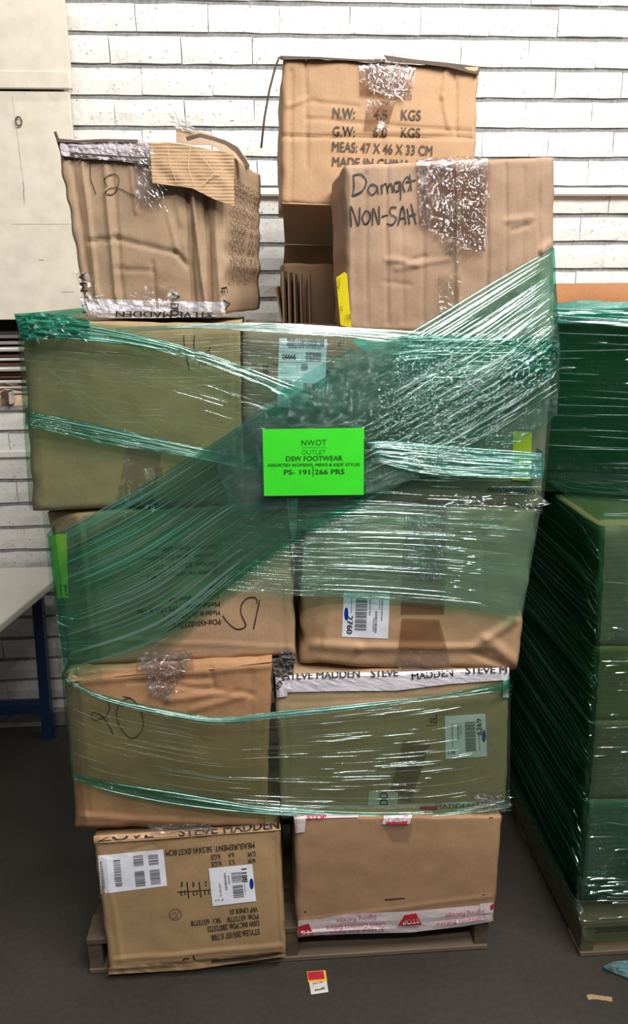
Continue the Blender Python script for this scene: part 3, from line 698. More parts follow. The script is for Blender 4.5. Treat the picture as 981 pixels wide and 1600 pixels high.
c.strip('printed_tape', [(656, 1260), (684, 1259)], [(656, 1270), (683, 1269)], M['red'], .011, 5, 2, .001)
# --- third row
c = Carton('third tier left box with upside-down order print and a handwritten 15', [(76, 802), (447, 785), (463, 1022), (108, 1042)], YF+.005, .45, (.40, .25, .15),
           creases=[(133, 810, 150, 1030, 5, .005), (434, 792, 444, 1020, 4, .004), (180, 1000, 460, 1012, 5, -.003)], chL=(.12, .05), seed=6, bulge=.009, edge=2)
prints(c, [('Country of Origin: CHINA', 339, 851, 243, 855, 7, .0), ('Customer name: DSW-Outlet', 339, 864, 222, 870, 7, 0), ('Carton: 03 ~ 11  235', 340, 877, 240, 883, 7, 0), ('Quantity per carton:  12  PRS', 341, 890, 230, 898, 7, 0),
            ('Size:', 341, 914, 326, 915, 7, 0), ('Color Description: BLK', 342, 927, 262, 935, 7.5, 0), ('Model name: FAYE LEA X 15L', 343, 940, 214, 953, 8, .005), ('Model #: ALTEA-11-A-1', 343, 953, 256, 961, 8, .005), ('PO#:450102270-1', 344, 967, 272, 973, 9, .01)], M['ink'])
scrawl(c, [[(348, 962), (356, 973), (370, 983), (384, 978), (377, 960), (377, 946), (386, 935), (399, 934), (402, 943)], [(406, 937), (402, 955), (396, 983)]], M['ink'], 2.4)
S_ = c
c.strip('yellow_label', [(78, 836), (104, 834)], [(90, 935), (107, 934)], M['yellow_green'], .003, 4, 14, label='yellow-green label wrapped round the box edge')
rects(c, bars([(92, 912), (106, 911), (107, 934), (93, 935)], .1, .1, .9, .9, 10, False, 31), M['ink_soft'], 'label_print', None, .0045)
c = Carton('third tier right box with sagging crushed base and a 2760 label', [(478, 789), (838, 792), (806, 1048), (470, 1036)], YF+.005, .45, (.42, .265, .15),
           creases=[(490, 1008, 560, 1012, 12, -.008), (560, 1012, 760, 1012, 9, -.008), (750, 1005, 805, 970, 10, -.009), (752, 830, 757, 945, 5, .005), (757, 838, 815, 795, 8, .005), (760, 1000, 808, 1036, 14, -.012), (520, 800, 500, 1020, 8, .003), (740, 1020, 800, 1045, 7, .008)], chR=(.06, .02), chL=(.10, .03), seed=7, bulge=.015, edge=3, rough=.005)
c.strip('brown_tape', [(632, 780), (698, 781)], [(626, 960), (694, 960)], M['tape_brown'], .003, 6, 18)
c.strip('brown_tape', [(628, 966), (686, 968)], [(622, 1016), (700, 1018)], M['tape_brown'], .0045, 6, 8)
c.strip('crinkled_tape', [(640, 778), (694, 779)], [(648, 900), (690, 902)], M['tape_crinkle'], .005, 24, 40, .010, freq=.11)
c.strip('crinkled_tape', [(618, 1016), (700, 1014)], [(620, 1050), (706, 1052)], M['tape_crinkle'], .005, 24, 14, .008, freq=.11)
Q = [(537, 926), (609, 928), (606, 998), (534, 995)]
lb = label_paper(c, Q, M['white_paper'], label='white shipping label numbered 2760')
rects(c, bars(Q, .27, .12, .52, .85, 22, False, 41, .6)+bars(Q, .57, .05, .60, .50, 16, False, 42)+bars(Q, .66, .55, .69, .86, 14, False, 43)+bars(Q, .70, .4, .75, .88, 22, False, 44)+bars(Q, .83, .08, .86, .62, 18, False, 45)+bars(Q, .78, .08, .80, .35, 9, False, 46)+bars(Q, .17, .12, .19, .48, 12, False, 47), M['grey_print'], 'barcode', lb, .0018)
prints(c, [('2760', 540.5, 963, 538.5, 989, 0.01, .02)], M['ink'], 'x', lb) if False else prints(c, [('2760', 543, 962, 541.5, 990, 9, .02)], M['ink'], 'label_number', lb, .002)
blob(c, ellipse(541, 959, 3.3, 10), M['blue_ink'], 'blue_mark', lb, .0024)
# crushed brown paper between rows
# --- top wrapped row
c = Carton('left box of the wide wrapped tier with a handwritten 116', [(36, 502), (375, 505), (379, 785), (52, 798)], YF, .46, (.37, .27, .145),
           creases=[(50, 520, 62, 780, 4, .004), (366, 510, 370, 780, 4, .004), (60, 520, 370, 520, 5, -.002)], seed=8, bulge=.010, chL=(.03, .02))
scrawl(c, [[(287, 524), (289, 545), (296, 578)], [(304, 524), (303, 545), (306, 562)], [(329, 542), (320, 560), (314, 568), (320, 570), (328, 558), (326, 548), (316, 556), (310, 572)]], M['ink'], 2.2)
c.strip('brown_tape', [(200, 690), (255, 690)], [(180, 790), (240, 790)], M['tape_crinkle'], .003, 16, 30, .004)
rects(c, [((242, 732), (254, 730), (254, 746), (242, 748))], simple('rust_patch', (.25, .11, .05), .7), 'brown_patch')
c = Carton('right box of the wide wrapped tier with long white barcode label', [(379, 512), (866, 530), (844, 795), (382, 776)], YF+.003, .46, (.30, .22, .15),
           creases=[(564, 520, 568, 780, 4, .003), (850, 540, 835, 790, 5, .006)], seed=9, bulge=.010, chR=(.04, .025))
rects(c, [((392, 568), (434, 569), (434, 570.5), (392, 569.5)), ((510, 574), (640, 580), (860, 600), (640, 581.5)), ((411, 570), (412.5, 570), (413.5, 583), (412, 583)), ((510, 574), (700, 588), (700, 589.5), (510, 575.5))], M['ink'], 'printed_line')
prints(c, [('2', 420, 571, 414, 571, 12, .01), ('6', 609, 588, 602, 588, 11, .01), ('4', 516, 577, 510, 577, 10, .01), ('26', 789, 604, 776, 604, 9, .0), ('1E', 537, 533, 528, 533, 7, 0), ('15', 712, 548, 702, 548, 8, 0)], M['ink'])
prints(c, [('FOOTWEAR INC Group', 846, 766, 762, 762, 8.5, .02)], M['ink'])
c.strip('yellow_label', [(802, 674), (831, 675)], [(800, 750), (828, 752)], M['yellow'], .003, 4, 10)
Q = [(436, 528), (511, 530), (506, 641), (433, 636)]
lb = label_paper(c, Q, simple('pale_blue_white_paper', (.62, .74, .80), .5), label='tall white shipping label with barcodes and 66666')
rects(c, bars(Q, .17, .0, .95, .11, 34, True, 51)+bars(Q, .20, .12, .9, .14, 22, True, 52)+bars(Q, .56, .19, .9, .32, 26, True, 53, .7)+bars(Q, .54, .63, .86, .77, 22, True, 54, .7)+bars(Q, .48, .36, .62, .46, 6, False, 55)+bars(Q, .06, .6, .3, .72, 4, False, 56)+bars(Q, .3, .84, .8, .87, 10, True, 57)
      + [quad_at(Q, .03, .34, .6, .345), quad_at(Q, .39, .2, .395, .5), quad_at(Q, .03, .5, .6, .505)], M['grey_print'], 'barcode', lb, .0018)
prints(c, [('66666', 441, 561, 462, 562, 9, .02)], M['ink'], 'label_number', lb, .002)
# --- top: battered box left
c = Carton('battered small box on top at left with torn corrugated flap', [(90, 222), (352, 236), (352, 492), (136, 494)], 1.79, .36, (.34, .235, .15), back=(.075, .0),
           creases=[(112, 245, 138, 430, 5, .006), (128, 250, 152, 470, 6, -.007), (163, 250, 182, 470, 6, -.006), (175, 250, 192, 470, 5, .004), (140, 378, 185, 372, 6, .008), (185, 374, 275, 395, 6, .006), (275, 395, 293, 415, 6, .007), (180, 420, 240, 424, 5, .004),
                    (265, 240, 282, 350, 5, -.003), (293, 300, 304, 490, 6, .014), (300, 300, 322, 490, 5, -.012), (322, 300, 330, 490, 6, .016), (335, 300, 345, 490, 6, -.008), (205, 260, 212, 330, 5, -.005), (238, 410, 245, 490, 5, .004), (262, 330, 278, 400, 5, -.003), (164, 300, 182, 465, 5, -.004)],
           seed=11, bulge=.008, rough=.006, edge=2.5, chR=(.04, .0))
small = c
def side_small(sx, tz_, lift=0.):
    """point on the right side of the small box: sx 0..1 front to back, tz_ 0..1 top to bottom"""
    a, b = c.grid(1, tz_), c.grid(1, tz_)+Vector((c.dx, c.depth, 0)); return a+(b-a)*sx+Vector((.004+lift, -.001, 0))
SS = Surf(lambda x, y, l: side_small(x, y, l), c.root)
rnd = random.Random(3)
V, Fc = [], []
def side_text(s, a0, a1, t0, h):
    P, F_ = text_geo(s, .015); n = len(V)
    for (a, b) in P: V.append(side_small(a0+(a1-a0)*a, t0-h*b, .006))
    Fc.extend([tuple(n+k for k in f) for f in F_])
for k, s_ in enumerate(['STYLE NO: 4', 'COLOR NO', 'COLOR:BLK', 'SIZE: 5-10', 'QTY: 12 PRS', 'G.W: 8.0', 'N.W: 7.1', 'MEAS: 58', 'RTG NO:']):
    side_text(s_, .06, .06+.085*len(s_), .30+k*.062, .036)
for k, s_ in enumerate(['LONDON', 'COLOR:', 'MADE IN']): side_text(s_, .1, .9, .18+k*.04, .028)
mesh_obj('printed_text', V, Fc, M['ink_soft'], c.root)
flap(c, 'torn_flap', [(234, 224), (262, 222), (300, 228), (340, 236), (365, 240)], [(238, 286), (262, 289), (300, 294), (336, 312), (366, 322)], 1.772, 1.755, M['torn'], 30, 8, 3, .006)
scrawl(Surf(lambda x, y, l: at(x, y, 1.752), c.root), [[(262, 226), (266, 255), (276, 285)], [(298, 226), (295, 260), (305, 292)], [(306, 232), (330, 262), (352, 280)], [(352, 262), (330, 275), (318, 288)]], simple('crease_light', (.56, .38, .22), .7), 1.4, 'flap_crease')
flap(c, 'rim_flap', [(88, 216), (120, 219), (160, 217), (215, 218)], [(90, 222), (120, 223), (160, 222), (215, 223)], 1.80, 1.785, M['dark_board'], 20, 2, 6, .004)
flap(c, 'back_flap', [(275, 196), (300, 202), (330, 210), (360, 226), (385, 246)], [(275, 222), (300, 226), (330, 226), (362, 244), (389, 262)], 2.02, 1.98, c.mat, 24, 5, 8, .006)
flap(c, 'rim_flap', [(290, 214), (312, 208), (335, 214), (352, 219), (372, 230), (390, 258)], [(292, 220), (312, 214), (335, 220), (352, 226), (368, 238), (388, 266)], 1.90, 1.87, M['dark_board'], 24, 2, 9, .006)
c.strip('printed_tape', [(93, 222), (130, 224), (180, 221), (238, 224)], [(96, 243), (130, 248), (180, 251), (236, 258)], simple('lilac_worn_tape', (.42, .37, .40), .35, bump=.5, var=.3, vscale=30), .005, 40, 10, .009, freq=.08)
rects(c, [((110, 238), (232, 246), (232, 248), (110, 241)), ((120, 245), (225, 252), (225, 254), (122, 247))], M['ink_soft'], 'tape_crease', None, .014)
c.strip('crinkled_tape', [(208, 220), (250, 222)], [(212, 316), (252, 322)], M['tape_crinkle'], .008, 26, 40, .012, freq=.13)
c.strip('printed_tape', [(126, 466), (180, 468), (250, 470), (352, 472)], [(136, 495), (180, 497), (250, 497), (352, 494)], M['white_tape'], .005, 44, 8, .007, freq=.07)
prints(c, [('STEVE MADDEN', 332, 488, 181, 486, 10, .014)], M['ink'], 'tape_print', None, .016)
prints(c, [('HE MA', 140, 488, 134, 425, 12, .014)], M['ink'], 'tape_print', None, .006)
c.strip('clear_tape', [(118, 424), (140, 424)], [(136, 492), (170, 492)], M['tape'], .004, 12, 20, .004)
prints(c, [('A', 268, 458, 268, 470, 14, .02), ('DD', 266, 474, 266, 494, 14, .01), ('E A', 345, 450, 352, 485, 10, .014)], M['ink'], 'tape_print', None, .010)
c.strip('clear_tape', [(226, 446), (276, 448)], [(222, 492), (280, 492)], M['tape'], .0065, 14, 14, .004)
scrawl(c, [[(141, 256), (142, 280), (150, 303)], [(168, 291), (163, 283), (166, 276), (178, 272), (186, 280), (181, 298), (173, 304), (164, 300), (176, 293), (190, 296), (203, 303), (216, 308)]], M['ink_soft'], 2.0, lift=.003)
tube('plastic_wisp', [at(92, 224, 1.79), at(89, 214, 1.80), at(86, 206, 1.80)], .003, M['dark_board'], c.root, 6)
patch('torn_plastic', [(264, 178), (272, 173), (282, 186), (304, 200)], [(268, 196), (274, 200), (284, 205), (304, 206)], 2.0, clear_tape('clear_film_scrap', (.85, .85, .82), .3, .2, .9, 50, .35), c.root, 16, 10, lambda s, t: .012*nz(s*6, t*6, 3))
for (a, b, cc_, d_) in [((355, 260), (360, 470), 0, 0)]: pass
# --- top: tall box behind
collapsed = Carton('dark collapsed box with shade in its colour, standing between the tall printed box and the wrapped tier', [(442, 412), (600, 412), (600, 520), (444, 518)], 2.17, .30, (.17, .105, .06), seed=13, bulge=.002, edge=1)  # board colour darkened to carry the shade between the boxes
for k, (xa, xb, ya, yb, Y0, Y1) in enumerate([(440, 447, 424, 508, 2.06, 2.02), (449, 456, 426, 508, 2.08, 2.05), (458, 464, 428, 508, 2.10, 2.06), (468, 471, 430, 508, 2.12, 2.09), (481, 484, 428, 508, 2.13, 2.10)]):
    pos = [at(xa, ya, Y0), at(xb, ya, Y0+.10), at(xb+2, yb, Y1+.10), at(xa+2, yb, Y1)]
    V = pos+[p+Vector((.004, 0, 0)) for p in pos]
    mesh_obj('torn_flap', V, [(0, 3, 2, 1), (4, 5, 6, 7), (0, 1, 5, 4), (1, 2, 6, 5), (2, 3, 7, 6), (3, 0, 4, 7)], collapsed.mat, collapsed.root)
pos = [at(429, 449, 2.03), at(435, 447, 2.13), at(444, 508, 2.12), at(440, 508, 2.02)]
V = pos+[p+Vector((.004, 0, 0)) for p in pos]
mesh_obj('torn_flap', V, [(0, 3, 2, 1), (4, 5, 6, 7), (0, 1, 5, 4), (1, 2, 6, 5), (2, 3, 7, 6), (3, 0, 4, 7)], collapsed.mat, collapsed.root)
c = top_box = Carton('tall topmost box printed with weights and 47 X 46 X 33 CM', [(441, 90), (747, 106), (738, 330), (440, 318)], 2.12, .42, (.43, .27, .155), back=(.0, 0), seed=12, bulge=.006, edge=1.5, rough=.004,
           creases=[(440, 213, 736, 215, 4, .008), (478, 158, 560, 166, 4, .005), (480, 186, 736, 206, 4, .005), (478, 92, 478, 260, 4, .005), (455, 110, 455, 315, 4, .005), (700, 100, 692, 150, 5, -.005), (692, 150, 702, 200, 5, -.006), (710, 105, 712, 210, 5, .005), (450, 165, 478, 155, 6, -.006), (594, 160, 594, 235, 3, .004), (600, 215, 600, 330, 3, .003)])
prints(c, [('N.W:', 520, 184, 554, 185, 17, .01), ('4.5', 584, 186, 605, 187, 17, .01), ('KGS', 627, 187, 657, 188, 17, .01), ('G.W:', 520, 213, 554, 214, 17, .01), ('6.0', 583, 214, 604, 215, 17, .01), ('KGS', 626, 215, 656, 216, 17, .01),
            ('MEAS: 47 X 46 X 33 CM', 519, 236, 675, 243, 16, .01), ('MADE IN CHINA', 519, 259, 640, 264, 15, .01)], M['ink_soft'], lift=.003)
c.strip('clear_tape', [(560, 92), (650, 98)], [(562, 150), (643, 156)], M['tape_brown'], .004, 10, 8)
c.strip('clear_tape', [(575, 90), (640, 95)], [(575, 140), (632, 158)], M['tape_crinkle'], .006, 26, 22, .010, freq=.1)
c.strip('brown_tape', [(574, 156), (618, 158)], [(568, 205), (604, 207)], M['tape_brown'], .003, 5, 6)
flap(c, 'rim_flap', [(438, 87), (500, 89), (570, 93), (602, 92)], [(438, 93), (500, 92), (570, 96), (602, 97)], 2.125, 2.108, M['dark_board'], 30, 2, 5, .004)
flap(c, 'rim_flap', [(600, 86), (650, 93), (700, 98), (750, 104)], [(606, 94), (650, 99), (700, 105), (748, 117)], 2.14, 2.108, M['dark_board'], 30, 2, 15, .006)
o = mesh_obj('bottom_flap', [at(441, 318, 2.122), at(516, 321, 2.122), at(560, 321, 2.122), at(560, 384, 2.50), at(504, 384, 2.50), at(445, 381, 2.50)], [(0, 5, 4, 1), (1, 4, 3, 2)], c.mat, c.root); md = o.modifiers.new('t', 'SOLIDIFY'); md.thickness = .004
o = mesh_obj('bottom_flap', [at(445, 384, 2.49), at(560, 386, 2.49), at(560, 424, 2.56), at(500, 424, 2.56), at(442, 420, 2.56)], [(0, 4, 3, 1), (1, 3, 2)], c.mat, c.root); md = o.modifiers.new('t', 'SOLIDIFY'); md.thickness = .004
tube('loose_strap', [at(441, 89, 2.11), at(436, 90, 2.10), at(430, 105, 2.09), at(421, 140, 2.08), at(413, 185, 2.08), at(408, 231, 2.08)], .0026, M['dark_board'], c.root, 6)
# --- top: damaged box
c = Carton('upright box marked with black marker handwriting and crinkled clear tape', [(538, 258), (865, 246), (864, 526), (541, 516)], 1.78, .32, (.34, .225, .15), seed=14, bulge=.006, rough=.005, edge=1.2, back=(.0, 0), chR=(.065, .018), nu=100, nv=80,
           creases=[(547, 270, 549, 505, 4, -.004), (571, 270, 573, 505, 4, .003), (604, 250, 605, 505, 4, .005), (628, 330, 630, 505, 3, .003), (660, 300, 662, 505, 4, .004), (709, 250, 711, 505, 4, .005), (714, 250, 716, 505, 4, -.004), (760, 250, 761, 480, 5, .005), (790, 255, 791, 430, 4, .004), (818, 260, 817, 420, 3, .003), (843, 250, 842, 400, 4, .007),
                    (604, 405, 650, 412, 8, -.004), (620, 420, 700, 405, 6, -.003), (790, 345, 830, 340, 8, -.004), (848, 392, 860, 380, 10, -.008), (600, 440, 640, 445, 6, .002), (800, 360, 825, 352, 4, .004), (640, 408, 665, 400, 5, .004)])
damaged = c
scrawl(c, [[(552, 274), (553, 290), (551, 304)], [(551, 274), (564, 272), (572, 283), (566, 298), (550, 306)],
           [(588, 290), (580, 288), (575, 297), (581, 304), (588, 298), (589, 290), (591, 303)], [(596, 288), (597, 303)], [(597, 292), (603, 287), (606, 302)], [(606, 292), (611, 287), (614, 300)],
           [(625, 284), (617, 286), (616, 297), (623, 297), (625, 283), (626, 300), (626, 312)], [(633, 300), (629, 288), (636, 276), (642, 284), (638, 298)], [(640, 272), (643, 298)], [(634, 284), (650, 281)],
           [(549, 354), (548, 322), (560, 352), (562, 324)], [(571, 330), (566, 340), (571, 350), (578, 342), (577, 332), (570, 329)], [(582, 352), (583, 325), (592, 350), (592, 322)],
           [(596, 338), (606, 336)], [(620, 324), (611, 324), (610, 334), (619, 340), (614, 350), (604, 350)], [(622, 352), (629, 322), (634, 350)], [(623, 342), (634, 340)], [(636, 326), (640, 350)], [(642, 318), (650, 350)], [(636, 338), (650, 334)]], M['ink'], 3.0, lift=.0025)
c.strip('crinkled_tape', [(650, 248), (704, 245)], [(655, 352), (708, 392)], M['tape_crinkle'], .005, 36, 60, .009, freq=.14)
c.strip('crinkled_tape', [(702, 243), (762, 246)], [(704, 394), (758, 392)], M['tape_crinkle'], .006, 36, 60, .012, freq=.14)
c.strip('brown_tape', [(650, 250), (762, 248)], [(655, 350), (758, 392)], M['tape_brown'], .003, 8, 12)
c.strip('clear_tape', [(684, 430), (720, 430)], [(686, 500), (718, 500)], M['tape'], .004, 12, 24, .004)
# left side face dressing of that box
def side_dam(a, t, l=0.):
    p = c.grid(0, t); return Vector((p.x-.004-l, p.y+a*.3, p.z))
V = [side_dam(.02, .66, .003), side_dam(.13, .62, .003), side_dam(.11, .72, .003), side_dam(.13, .98, .003), side_dam(.02, .98, .003)]
o = mesh_obj('yellow_label', [at(525, 434, 1.775), at(538, 425, 1.765), at(542, 428, 1.762), at(549, 512, 1.762), at(532, 508, 1.773)], [(0, 4, 3, 2, 1)], M['yellow'], c.root); o['label'] = 'yellow label folded round the box corner'
YS = Surf(lambda x, y, l: at(x, y, 1.768-(x-530)*.0005-.002-l), c.root)
prints(YS, [('ALCO', 530, 452, 532, 434, 5, .0), ('CARTON NO', 529, 478, 526, 445, 3.5, 0), ('1108', 538, 500, 548, 499, 9, .0), ('25', 536, 486, 534, 478, 4, 0)], M['ink_soft'], 'label_print', o, .001)
damaged_root = c.root

# ================================================================== FILM
FM = {
    'base': film('green_stretch_film', (.72, .84, .80), .05, (.30, .35, .28), .035, .12, .4, 1.2, 40.),
    'left': film('olive_stretch_film', (.75, .83, .77), .05, (.33, .33, .24), .02, .14, .35, 1.2, 40.),
    'veil': film('thin_stretch_film', (.90, .94, .91), .03, (.26, .28, .2), .015, .14, .3, 1.2, 40.),
    'edge': film('gathered_green_edge_film', (.34, .66, .54), .12, (.02, .30, .19), .10, .12, .8, 3., 40.),
    'diag': film('green_stretch_film_diagonal', (.48, .79, .72), .045, (.05, .24, .17), .05, .12, .8, 1.5, 45.),
    'spark': film('sparkling_stretch_film', (.62, .80, .76), .05, (.05, .26, .22), .12, .07, 1., 2., 50., sparkle=1.6),
    'teal': film('teal_gathered_film', (.22, .62, .52), .28, (.02, .34, .25), .16, .14, 1., 3., 60.),
    'pale': film('pale_stretch_film', (.72, .88, .83), .09, (.34, .42, .34), .05, .12, .6, 1.2, 40.),
    'right': film('shaded_dark_green_film', (.13, .44, .31), .03, (.006, .10, .06), .02, .14, .9, 1.5, 45.),  # tinted deeper than the front film, painting in the shaded side
}
def pleat_mat(name, tint, haze, col, gloss=.5, rough=.22):
    mt, nt, out = new_mat(name)
    tr = N(nt, 'ShaderNodeBsdfTransparent'); tr.inputs[0].default_value = (*tint, 1)
    df = N(nt, 'ShaderNodeBsdfDiffuse'); df.inputs[0].default_value = (*col, 1)
    gl = N(nt, 'ShaderNodeBsdfAnisotropic', i_Roughness=rough); gl.inputs[0].default_value = (.9, 1, .98, 1)
    m1 = N(nt, 'ShaderNodeMixShader'); m1.inputs[0].default_value = haze; L(nt, tr.outputs[0], m1.inputs[1]); L(nt, df.outputs[0], m1.inputs[2])
    m2 = N(nt, 'ShaderNodeMixShader'); m2.inputs[0].default_value = gloss; L(nt, m1.outputs[0], m2.inputs[1]); L(nt, gl.outputs[0], m2.inputs[2])
    L(nt, m2.outputs[0], out.inputs[0]); return mt
PM = {'clear': pleat_mat('film_pleat_clear', (.84, .94, .9), .07, (.45, .7, .6), .5, .10), 'teal': pleat_mat('film_pleat_teal', (.3, .75, .62), .4, (.03, .42, .3), .3, .2),
      'bright': pleat_mat('film_pleat_highlight', (.78, .95, .92), .20, (.42, .85, .78), .6, .12),  # pale body colour paints highlight lines into the pleats
      'faint': pleat_mat('film_pleat_faint', (.7, .85, .8), .05, (.1, .4, .28), .04, .2),
      'dim': pleat_mat('film_pleat_dim', (.84, .90, .84), .04, (.3, .45, .32), .05, .2)}
YFILM = 1.722
wrap = empty('stretch_wrap', (.07, 2.2, .5), 'green stretch wrap wound round the middle tiers of the tall mixed stack', 'plastic wrap')
class Band:
    def __init__(s, top, bot, mat, Y=YFILM, left=False, right=False, nu=70, nv=24, amp=.0025, name='film_band', curve=True, parent=None, seed=0, Yfn=None):
        s.top, s.bot, s.Y, s.amp, s.seed, s.Yfn = top, bot, Y, amp, seed, Yfn; s.f = crom if curve else lerpP; s.root = parent or wrap
        V, U, Fc = [], [], []; cols = []
        if left: cols += [('L', k) for k in (3, 2, 1)]
        cols += [('F', i/nu) for i in range(nu+1)]
        if right: cols += [('R', k) for k in (1, 2, 3)]
        Lm = .0024*1.1*math.hypot(top[-1][0]-top[0][0], top[-1][1]-top[0][1])/1.6; Wm = .0015*math.hypot(bot[len(bot)//2][0]-top[len(top)//2][0], bot[len(bot)//2][1]-top[len(top)//2][1])
        for ci, (k, val) in enumerate(cols):
            for j in range(nv+1):
                t = j/nv
                if k == 'F': p = s(*s.pxy(val, t)); uu = val*Lm
                else:
                    e = 0. if k == 'L' else 1.; p = s(*s.pxy(e, t)); sgn = -1 if k == 'L' else 1
                    p = p+Vector((sgn*(.012 if val == 1 else .012+.004*math.sin(t*9)), .02 if val == 1 else (val-1)*.48, .01*nz(t*5, val)))
                    uu = (-val*.4 if k == 'L' else Lm+val*.4)
                V.append(p); U.append((uu, t*Wm))
        n = nv+1
        for i in range(len(cols)-1):
            for j in range(nv): a = i*n+j; Fc.append((a, a+1, a+n+1, a+n))
        s.obj = mesh_obj(name, V, Fc, mat, s.root, True, U)
    def pxy(s, a, t):
        p, q = s.f(s.top, a), s.f(s.bot, a); return p[0]+(q[0]-p[0])*t, p[1]+(q[1]-p[1])*t
    def __call__(s, x, y, lift=0.):
        Y = s.Yfn(x, y) if s.Yfn else s.Y
        return at(x, y, Y+s.amp*(nz(x*.02, y*.02, s.seed)+.5*nz(x*.06, y*.06, s.seed+2))-lift)
    def pleats(s, n, rpx, mat, s0=0., s1=1., t0=0., t1=1., lmin=.15, lmax=.6, seed=1, name='film_pleats', wob=.01, skew=0., bend=0.):
        rnd = random.Random(seed); V, Fc = [], []
        for _ in range(n):
            ln = rnd.uniform(lmin, lmax)*(s1-s0); a = rnd.uniform(s0, max(s0, s1-ln)); b = min(s1, a+ln)
            t = rnd.uniform(t0, t1); r = rpx*rnd.uniform(.35, 1.25)/2; K = max(6, int(ln*40))
            dt = rnd.uniform(-skew, skew); base = None
            for i in range(K+1):
                f = i/K; aa = a+(b-a)*f; tt = clamp(t+dt*f+wob*nz(f*2, t*30))
                x, y = s.pxy(aa, tt); x2, y2 = s.pxy(min(1, aa+.01), tt); x1_, y1_ = s.pxy(max(0, aa-.01), tt)
                d = Vector((x2-x1_, y2-y1_)); d = d.normalized() if d.length > 1e-6 else Vector((1, 0)); nn = Vector((-d.y, d.x))
                rr = r*min(1, 5*f, 5*(1-f))*(.7+.5*abs(nz(f*6, t*50, 3)))+.05
                lift0 = .0022
                for k, (o_, h_) in enumerate(((-1, 0), (-.75, .66), (-.3, .96), (.3, .96), (.75, .66), (1, 0))):
                    V.append(s(x+nn.x*o_*rr, y+nn.y*o_*rr, lift0+h_*rr*.0015))
                if i:
                    m_ = len(V)-12
                    for k in range(5): Fc.append((m_+k, m_+k+1, m_+k+7, m_+k+6))
        o = mesh_obj(name, V, Fc, mat, s.root, True); o['kind'] = 'stuff'; return o
# base sheet round the wide tier
B1 = Band([(30, 496), (120, 503), (250, 512), (380, 506)], [(50, 798), (160, 794), (270, 791), (382, 786)], FM['left'], left=True, seed=1)
B2 = Band([(378, 508), (520, 518), (700, 531), (870, 534)], [(380, 784), (520, 784), (700, 793), (846, 798)], FM['base'], right=True, seed=2)
B1.pleats(20, 1.4, PM['dim'], t0=.08, t1=.55, seed=3, skew=.35)
# top-left slanting sheet with its green edges
D0 = Band([(34, 500), (130, 508), (250, 535), (380, 585), (520, 640), (640, 690)], [(42, 650), (120, 668), (250, 690), (380, 714), (520, 735), (640, 745)], FM['veil'], Y=YFILM-.004, left=True, seed=3)
E0 = Band([(26, 492), (100, 500), (200, 520), (300, 545), (400, 580), (520, 628)], [(36, 522), (100, 530), (200, 540), (300, 562), (400, 600), (520, 660)], FM['edge'], Y=YFILM-.008, left=True, seed=4, name='film_edge')
E0.pleats(16, 2.0, PM['clear'], s0=.6, s1=.98, seed=5, lmin=.1, lmax=.6)
E0.pleats(18, 3.0, PM['teal'], seed=6, s0=0., s1=.6)
E1 = Band([(44, 642), (160, 664), (300, 696), (420, 715), (560, 730)], [(44, 666), (160, 692), (300, 716), (420, 740), (560, 750)], FM['edge'], Y=YFILM-.006, left=True, seed=7, name='film_edge')
E1.pleats(14, 2.4, PM['teal'], seed=8)
D0.pleats(34, 1.5, PM['dim'], seed=9, t0=.02, t1=.95, s0=.02, s1=.7, lmin=.1, lmax=.45)
D0.pleats(8, 1.5, PM['clear'], seed=10, t0=.25, t1=.8, s0=.3, s1=.85, lmin=.06, lmax=.25)
# rope along the upper edge of the right box
E2 = Band([(180, 512), (300, 506), (420, 504), (560, 512), (700, 520), (870, 526)], [(180, 522), (300, 514), (420, 520), (560, 530), (700, 545), (872, 548)], FM['spark'], Y=YFILM-.010, right=True, seed=11, name='film_edge')
E2.pleats(80, 2.6, PM['clear'], seed=12, lmin=.08, lmax=.4, s0=.1)
# diagonal sheet: upper right down to lower left
def dY(x, y): return (YFILM-.014) if y > 530 else YFILM-.014+.03*clamp((530-y)/90.)
D1 = Band([(78, 838), (200, 772), (330, 694), (450, 622), (560, 560), (650, 512), (750, 452), (863, 386)],
          [(104, 1046), (250, 1000), (370, 908), (450, 850), (560, 790), (680, 728), (780, 660), (872, 560)], FM['diag'], Yfn=dY, left=True, right=True, nu=120, nv=40, seed=13)
D1.pleats(34, 3.2, PM['bright'], seed=14, s0=.62, s1=1., t0=.0, t1=.72, lmin=.4, lmax=.95, wob=.004)
D1.pleats(90, 1.8, PM['bright'], seed=15, s0=.55, s1=1., t0=.15, t1=1., lmin=.08, lmax=.35)
D1.pleats(26, 3.0, PM['bright'], seed=16, s0=0., s1=.36, t0=0., t1=1., lmin=.35, lmax=.9, wob=.004)
D1.pleats(50, 2.0, PM['clear'], seed=17, s0=.0, s1=.42, t0=.0, t1=1., lmin=.15, lmax=.5)
D1.pleats(60, 2.2, PM['dim'], seed=18, s0=.25, s1=.75, t0=.0, t1=1., lmin=.1, lmax=.35)
D1.pleats(12, 4.0, PM['teal'], seed=19, s0=0, s1=.25, t0=.0, t1=.5, lmin=.3, lmax=.9)
D3 = Band([(230, 765), (330, 694), (450, 622), (560, 560), (640, 520)], [(340, 905), (420, 862), (520, 800), (600, 752), (660, 715)], FM['base'], Y=YFILM-.017, nu=60, nv=30, seed=50)
D3.pleats(50, 2., PM['dim'], seed=51, lmin=.1, lmax=.4)
